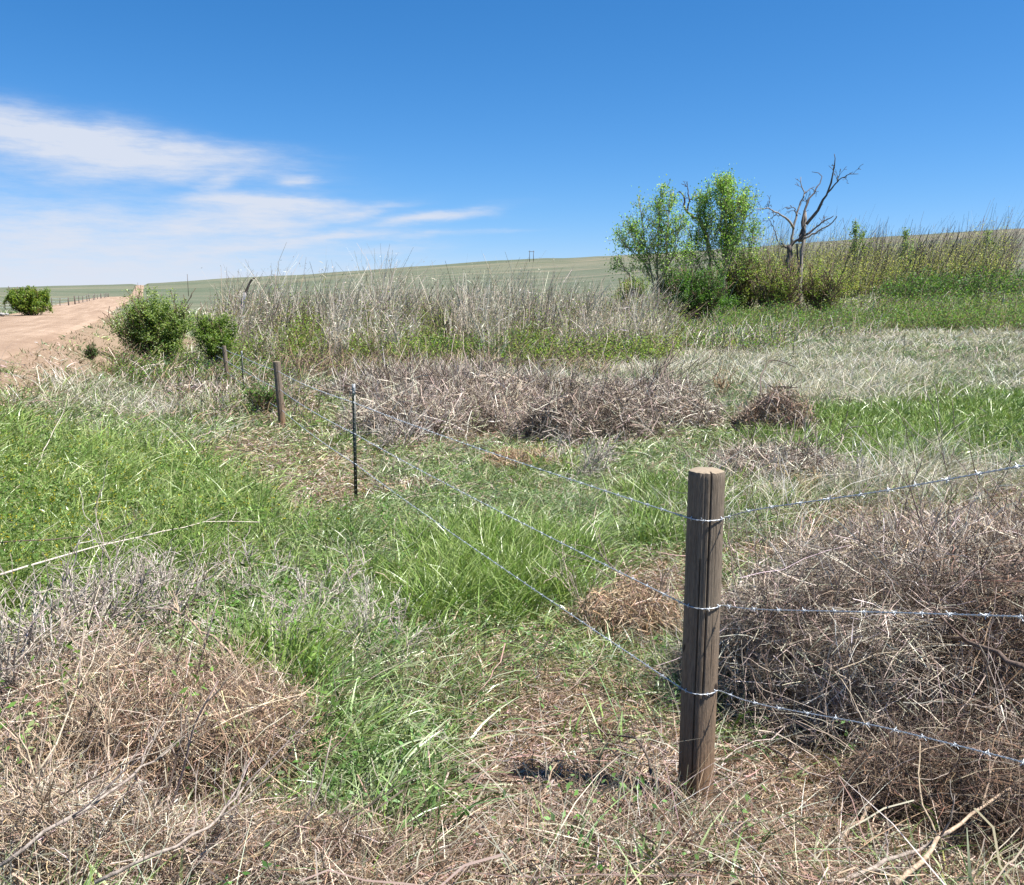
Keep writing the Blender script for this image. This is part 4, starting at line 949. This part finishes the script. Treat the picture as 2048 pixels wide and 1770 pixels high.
def end_mat():
    m, b, out = new_mat('post_end_grain')
    ob = b.n('ShaderNodeTexCoord').outputs['Object']
    w = b.n('ShaderNodeTexWave', wave_type='RINGS', rings_direction='Z'); b.put(w.inputs[0], ob); w.inputs['Scale'].default_value = 60; w.inputs['Distortion'].default_value = 2
    a = b.mix(w.outputs['Fac'], (.27, .215, .15), (.38, .32, .235)); a = b.mix(b.noise(ob, 60, 4, .7), a, (.2, .15, .1))
    pr = b.n('ShaderNodeBsdfPrincipled'); b.put(pr.inputs['Base Color'], a); pr.inputs['Roughness'].default_value = .9
    b.t.links.new(pr.outputs[0], out.inputs[0]); return m
def simple(name, col, rough=.5, metal=0, noise=None):
    m, b, out = new_mat(name); pr = b.n('ShaderNodeBsdfPrincipled')
    pr.inputs['Roughness'].default_value = rough; pr.inputs['Metallic'].default_value = metal
    if noise:
        ob = b.n('ShaderNodeTexCoord').outputs['Object']; b.put(pr.inputs['Base Color'], b.mix(b.ramp(b.noise(ob, noise[0], 5, .7), [(.4, (0, 0, 0)), (.65, (1, 1, 1))]), col, noise[1]))
    else: pr.inputs['Base Color'].default_value = (*col, 1)
    b.t.links.new(pr.outputs[0], out.inputs[0]); return m
M_wood, M_end = wood_mat(), end_mat()
M_galv = simple('galvanised_wire', (.56, .60, .64), .45, .6, (40, (.42, .45, .48)))
M_tpost = simple('dark_green_post_paint', (.012, .022, .017), .38, 0, (25, (.03, .028, .02)))
M_ttop = simple('white_post_tip_paint', (.33, .35, .37), .5, 0, (30, (.22, .23, .25)))

# foot, distance and top of every post, measured from the photograph
FP = {}
def post_frame(px0, py0, px1, py1, H=None):
    f = ground(px0, py0); t = at(px1, py1, f[1]); return f, t
fence = empty('barbed_wire_fence', ground(1390, 1600), 'three strand barbed wire fence on round wooden and green steel posts', 'fence')
FL = np.array(fence.location)
def local_child(o, loc): o.location = np.array(loc) - FL; return o

def frame_rot(f, t, spin=0):
    ax = Vector(t - f).normalized(); q = Vector((0, 0, 1)).rotation_difference(ax); return q.to_euler()
def wood_post(f, t, rad, label, detail=True, main=False):
    Hh = float(np.linalg.norm(t - f)) + .12; n = 200 if detail else 32; m_ = 120 if detail else 8
    th = np.linspace(0, 2 * math.pi, n, endpoint=False); z = np.linspace(-.12, Hh - .12, m_)
    T, Z = np.meshgrid(th, z); rr = rad * (1 + .03 * np.sin(2 * T + 1 + Z * .6) + .018 * np.sin(3 * T + Z * 2)) * (1.0 + .05 * (1 - Z / Hh))
    rr = rr + (vnoise(T * 9, Z * 1.5, 500) - .5) * rad * .035
    Z = Z + (Z > Hh - .121) * (vnoise(T * 5, Z * 0, 505) - .5) * .003
    rr = rr * (1 - .05 * (Z > Hh - .122))
    if detail:
        rr += (vnoise(T * 30, Z * 2.5, 510) - .5) * .0016
        def crack(t0, z0, z1, w, dpt, drift):
            nonlocal rr
            c = t0 + drift * (z1 - Z) + (vnoise(Z * 6, Z * 0, 520) - .5) * .05
            d = np.abs((T - c + math.pi) % (2 * math.pi) - math.pi)
            k = np.exp(-(d / w) ** 2) * sst((Z - z0) / .12) * sst((z1 - Z) / .02 + .5)
            rr = rr - k * dpt
        fr = math.radians(270)                     # the side that faces the camera
        if main:
            crack(fr + .16, .42, 2.0, .030, .024, -.10); crack(fr - .42, -.2, .98, .026, .018, -.03); crack(fr + .50, .5, 1.1, .014, .008, -.05)
            crack(fr + 1.6, .0, 1.4, .02, .012, .03)
        else: crack(fr + .3, 0, 2, .03, .015, .05)
    V = np.stack([rr * np.cos(T), rr * np.sin(T), Z], -1).reshape(-1, 3)
    i = np.arange(m_ - 1)[:, None] * n; j = np.arange(n)[None]; j2 = (j + 1) % n
    Q = np.stack([i + j, i + j2, i + n + j2, i + n + j], -1).reshape(-1, 4)
    o = mesh_obj('wooden_post', V, Q, None, None, M_wood, fence, smooth=True); o['label'] = label
    local_child(o, f); o.rotation_euler = frame_rot(f, t)
    # end cut
    ring = V[-n:]; ring = ring.copy(); inner = ring * np.array([.86, .86, 1]) + np.array([0, 0, .0035]); cc = np.array([[0, 0, ring[0, 2] + .004]])
    Vt = np.vstack([ring, inner, cc]); jj = np.arange(n); j3 = (jj + 1) % n
    Qt = np.stack([jj, j3, n + j3, n + jj], -1); Tt = np.stack([n + jj, n + j3, np.full(n, 2 * n)], -1)
    e = mesh_obj('end_grain', Vt, Qt, Tt, None, M_end, o)
    return o
def staple(parent, z, ang, rad):
    a = ang; B = Batch(); w = .008
    for s in (-1, 1):
        pass
    c = np.array([math.cos(a), math.sin(a), 0]); tn = np.array([-math.sin(a), math.cos(a), 0])
    pts = [c * (rad - .008) + np.array([0, 0, z - w]), c * (rad + .004) + np.array([0, 0, z - w]), c * (rad + .0065) + np.array([0, 0, z]), c * (rad + .004) + np.array([0, 0, z + w]), c * (rad - .008) + np.array([0, 0, z + w])]
    tubes(B, smooth_path(pts, 9)[None], np.full((1, 9), .0018), 6, (1, 1, 1)); B.build('staple', M_galv, parent, smooth=True)

f1, t1 = post_frame(1390, 1602, 1413, 941)
RAD1 = .063
p1 = wood_post(f1, t1, RAD1, 'thick weathered corner post with a long split, nearest in the photo', True, True)
f2, t2 = post_frame(565, 856, 553, 723)
p2 = wood_post(f2, t2, .066, 'second round wooden post, leaning left beyond the steel post')
f3, t3 = post_frame(456, 768, 448, 692)
p3 = wood_post(f3, t3, .065, 'far wooden post leaning left beside the leafy shrub', False)

def t_post(f, t, label):
    Hh = float(np.linalg.norm(t - f)); B = Batch(); Bt = Batch()
    yaw = math.radians(-12)
    def box(B, x0, x1, y0, y1, z0, z1):
        V = np.array([(x, y, z) for z in (z0, z1) for y in (y0, y1) for x in (x0, x1)], float)
        Q = np.array([[0, 2, 3, 1], [4, 5, 7, 6], [0, 1, 5, 4], [2, 6, 7, 3], [0, 4, 6, 2], [1, 3, 7, 5]]); B.add(V, Q=Q)
    tip = Hh - .125
    for (bb, z0, z1) in ((B, -.1, tip), (Bt, tip, Hh)):
        box(bb, -.018, .018, -.002, .003, z0, z1); box(bb, -.0025, .0025, .003, .036, z0, z1); box(bb, -.006, .006, .0335, .0385, z0, z1)
    for z in np.arange(.05, tip, .054): box(B, -.008, .008, -.0085, -.002, z, z + .022)
    for z in np.arange(tip + .02, Hh - .02, .054): box(Bt, -.008, .008, -.0085, -.002, z, z + .022)
    o = B.build('steel_post', M_tpost, fence); o['label'] = label; local_child(o, f); e = frame_rot(f, t); o.rotation_euler = (e[0], e[1], e[2] + yaw)
    q = Bt.build('painted_tip', M_ttop, o); return o
ft, tt = post_frame(712, 1012, 707, 768)
pt = t_post(ft, tt, 'dark green steel post with a pale painted tip, nearest of the steel posts')
ft2, tt2 = post_frame(487, 786, 483, 702)
pt2 = t_post(ft2, tt2, 'steel post between the second and the far wooden posts')

WIRE_PX = [  # left run from far to near, then the right run: photograph pixel heights of each strand
    dict(far=(452, 700), q=(485, 713), p=(556, 742), t=(708, 805), c=1041, r=[(1500, 1020, 2.97), (1750, 985, 2.5), (2048, 931, 1.95), (2500, 860, 1.3)]),
    dict(far=(453, 722), q=(486, 740), p=(560, 779), t=(710, 868), c=1217, r=[(1500, 1219, 2.97), (1750, 1224, 2.5), (2048, 1233, 1.95), (2500, 1262, 1.3)]),
    dict(far=(454, 744), q=(487, 768), p=(564, 820), t=(711, 928), c=1388, r=[(1500, 1406, 2.97), (1750, 1450, 2.5), (2048, 1524, 1.95), (2500, 1680, 1.3)])]
axis1 = (t1 - f1) / np.linalg.norm(t1 - f1)
def wire(i, w):
    zc = at(1388, w['c'], f1[1] - RAD1)[2]; k = (zc - f1[2]) / axis1[2]; cc = f1 + axis1 * k; zc = cc[2]
    P = []
    far = at(*w['far'], f3[1] - .07); beyond = far + (far - at(*w['p'], f2[1] - .07)) * .9; beyond[2] = far[2] - .1
    P.append(beyond); P.append(far); P.append(at(*w['q'], ft2[1] - .01)); P.append(at(*w['p'], f2[1] - .07)); P.append(at(*w['t'], ft[1] - .012))
    arcR = RAD1 * 1.03 + .004
    a0, a1 = math.radians(205), math.radians(338)
    arc = [cc + np.array([math.cos(a) * arcR, math.sin(a) * arcR, .0]) for a in np.linspace(a0, a1, 9)]
    # hang each free span with a little sag
    def span(a, c, sag, n):
        t = np.linspace(0, 1, n)[:, None]; q = a * (1 - t) + c * t; q[:, 2] -= (sag * 4 * t * (1 - t))[:, 0]; return q
    pts = [span(P[0], P[1], .03, 10)[:-1], span(P[1], P[2], .02, 8)[:-1], span(P[2], P[3], .03, 10)[:-1], span(P[3], P[4], .04, 16)[:-1], span(P[4], arc[0], .02, 20)[:-1], np.array(arc)]
    rr = [arc[-1]] + [at(a, c, y) for a, c, y in w['r']]
    last = rr[-1] + (rr[-1] - rr[-2]) * .3
    last = np.array([1.62, -.35, max(rr[-1][2] + .03, .0)]); rr.append(last)
    pts.append(smooth_path(rr, 30)[1:])
    path = np.vstack(pts)
    Ltot = np.linalg.norm(np.diff(path, axis=0), axis=1).sum(); n = int(Ltot / .012)
    c = resamp(path, n); c[1:-1] = (c[:-2] + 2 * c[1:-1] + c[2:]) / 4
    tan = unit(np.gradient(c, axis=0)); a = unit(np.cross(tan, np.array([[0, 0, 1.]]))); bb = np.cross(tan, a)
    s = np.arange(n) * .012; ph = s / .042 * 2 * math.pi; B = Batch()
    dist = np.hypot(c[:, 0], c[:, 1])
    rad = np.maximum(.0014, dist * .00022)
    for k2 in (0, math.pi):
        h = c + (a * np.cos(ph + k2)[:, None] + bb * np.sin(ph + k2)[:, None]) * .0016
        tubes(B, h[None], rad[None], 5, (1, 1, 1))
    # barbs: two turns of wire and four points every 12.5 cm
    paths = []; 
    for sb in np.arange(.05 + .03 * i, s[-1] - .05, .125):
        j = int(sb / .012)
        if dist[j] > 13: continue
        o_ = c[j]; T_, A_, B_ = tan[j], a[j], bb[j]
        ang = np.linspace(0, 4 * math.pi, 12); w_ = o_ + (A_ * np.cos(ang)[:, None] + B_ * np.sin(ang)[:, None]) * .0042 + T_ * np.linspace(-.006, .006, 12)[:, None]
        paths.append(w_)
        r0 = U(0, 6.28)
        for q in range(4):
            an = r0 + q * 1.57; dd = A_ * math.cos(an) + B_ * math.sin(an) + T_ * (.5 if q % 2 else -.5)
            e0 = o_ + T_ * (-.005 + .0033 * q); paths.append(e0 + unit(dd)[None] * np.linspace(0.001, .012, 12)[:, None])
    tubes(B, np.array(paths), np.full((len(paths), 12), .0010), 4, (1, 1, 1), cap=False)
    o = B.build('barbed_wire', M_galv, fence, smooth=True, origin=None)
    o.location = -FL
    o['label'] = ['topmost strand, rising to the right of the corner post', 'middle strand', 'lowest strand, dropping to the right of the corner post'][i]
    return k, [P[4], P[2]], last
ends = []
for i, w in enumerate(WIRE_PX):
    k, clips, last = wire(i, w); ends.append(last)
    for ang in (math.radians(212), math.radians(318)): staple(p1, k, ang, RAD1 * 1.02)
    for (cpt, pp, ff, tp) in ((clips[0], pt, ft, tt), (clips[1], pt2, ft2, tt2)):
        kk = (cpt[2] - ff[2]) / ((tp - ff)[2] / np.linalg.norm(tp - ff))
        B = Batch(); B.add; pts = [(-.03, -.009, .0), (-.02, .004, .004), (0, -.013, .006), (.02, .004, -.002), (.03, -.009, .002)]
        q = smooth_path([(a, c_, kk + z_) for a, c_, z_ in pts], 12); tubes(B, q[None], np.full((1, 12), .0026), 5, (1, 1, 1)); B.build('wire_clip', M_galv, pp, smooth=True)
# the next post of the right-hand run, just outside the frame
fe = np.array([ends[0][0], ends[0][1], float(terrain(ends[0][0], ends[0][1]))]); fe[0] += .07
te = fe.copy(); te[2] = ends[0][2] + .12
wood_post(fe, te, .062, 'wooden post of the right hand run standing outside the frame', False)

# ------------------------------------------------------------------ far small things
M_pole = simple('old_pole_wood', (.10, .08, .065), .9)
def pole(label, px, py0, py1, d, r, arm=None, twin=False, name='utility_pole', col=(.10, .08, .065)):
    b0 = at(px, py0, d); gz = float(terrain(b0[0], d)); o = empty(name, (b0[0], d, gz), label, 'utility pole')
    h = at(px, py1, d)[2] - gz
    for k in ([-1, 1] if twin else [0]):
        B = Batch(); x = k * 2.2; tubes(B, np.array([[(x, 0, -.3), (x, 0, h * .5), (x, 0, h)]]), np.array([[r, r * .9, r * .75]]), 8, (1, 1, 1)); B.build('pole', M_pole, o)
    if arm:
        B = Batch(); tubes(B, np.array([[(-arm, 0, h * .9), (0, 0, h * .9), (arm, 0, h * .9)]]), np.full((1, 3), r * .8), 6, (1, 1, 1)); B.build('crossarm', M_pole, o)
        for q in (-arm * .9, 0, arm * .9):
            B = Batch(); tubes(B, np.array([[(q, 0, h * .9), (q, 0, h * .9 + .25), (q, 0, h * .9 + .5)]]), np.array([[.12, .16, .08]]), 6, (1, 1, 1)); B.build('insulator', M_ttop, o)
pole('twin legged power pole on the skyline above the middle thicket', 1063, 523, 501, 1000, .35, arm=3.2, twin=True)
pole('single leaning power pole on the hill right of the dirt road', 376, 574, 548, 620, .22)
pole('thin pole beside the distant dirt road ribbon', 277, 590, 565, 700, .16)

def far_fence(label, pts, n, h, r, rails=True):
    A = [np.array([(px - 1024) / FPX * d, d]) for px, d in pts]; b0 = A[0]; o = empty('field_fence', (b0[0], b0[1], float(terrain(*b0))), label, 'fence'); base = np.array(o.location)
    T = np.linspace(0, 1, n); tops = []
    for i, t in enumerate(T):
        q = A[0] * (1 - t) + A[1] * t; q = q + rng.normal(size=2) * .1; z = float(terrain(q[0], q[1])); p = np.array([q[0], q[1], z]) - base
        hh = h * U(.85, 1.1); B = Batch(); tubes(B, np.array([[p + (0, 0, -.2), p + (0, 0, hh * .5), p + (rng.normal() * .04, 0, hh)]]), np.full((1, 3), r * (1.5 if i in (0, n - 1) else 1)), 7, (1, 1, 1)); B.build('post', M_pole, o)
        tops.append(p + np.array([0, 0, hh * .9]))
    for f in (1, .65, .35):
        B = Batch(); P = np.array(tops); P[:, 2] -= h * .9 * (1 - f); tubes(B, P[None], np.full((1, n), .012), 4, (1, 1, 1)); B.build('wire', M_galv, o)
far_fence('row of dark posts beyond the left side of the dirt road', [(160, 118), (228, 215)], 14, 1.3, .06)
far_fence('low fence crossing the green ditch at far left', [(0, 105), (150, 112)], 9, 1.2, .05)

def rock(label, px, py, s, d=None):
    c = ground(px, py); th = np.linspace(0, math.pi, 14); ph = np.linspace(0, 2 * math.pi, 22, endpoint=False); T, Pp = np.meshgrid(th, ph, indexing='ij')
    u = np.stack([np.sin(T) * np.cos(Pp), np.sin(T) * np.sin(Pp), np.cos(T)], -1)
    rr = 1 + .5 * (fbm(u[..., 0] * 2 + px + 5, u[..., 1] * 2 + u[..., 2] * 2 + 9, 600) - .5)
    V = (u * rr[..., None] * np.array([s, s * .8, s * .6]) + np.array([0, 0, s * .3])).reshape(-1, 3)
    i = np.arange(13)[:, None] * 22; j = np.arange(22)[None]; j2 = (j + 1) % 22; Q = np.stack([i + j, i + 22 + j, i + 22 + j2, i + j2], -1).reshape(-1, 4)
    o = mesh_obj('boulder', V, Q, None, None, simple('pale_rock', (.36, .35, .34), .9, 0, (3, (.2, .19, .18)))); o.location = c; tag(o, label, 'boulder')
rock('pale grey boulder at the left photo edge beyond the road, bigger one', 4, 632, .26); rock('small pale grey boulder beside the dome shaped bush', 14, 630, .18)
rock('fist sized dark clod lying on the road shoulder', 71, 689, .09)

# weathered snag in the thicket
def snag():
    d = 50; base = at(486, 640, d); base[2] = float(terrain(base[0], d)); o = empty('snag', base, 'weathered grey snag with a dark bent tip in the dead stalk thicket', 'snag')
    P = smooth_path([base - (0, 0, .1), at(484, 610, d), at(490, 585, d)], 8) - base; B = Batch(); tubes(B, P[None], np.linspace(.15, .11, 8)[None], 8, (.22, .23, .25)); B.build('trunk', M_treebark, o, smooth=True)
    P = smooth_path([at(490, 588, d), at(497, 572, d), at(502, 560, d), at(512, 555, d)], 8) - base; B = Batch(); tubes(B, P[None], np.linspace(.09, .04, 8)[None], 7, (.08, .07, .06)); B.build('branch', M_treebark, o, smooth=True)
snag()
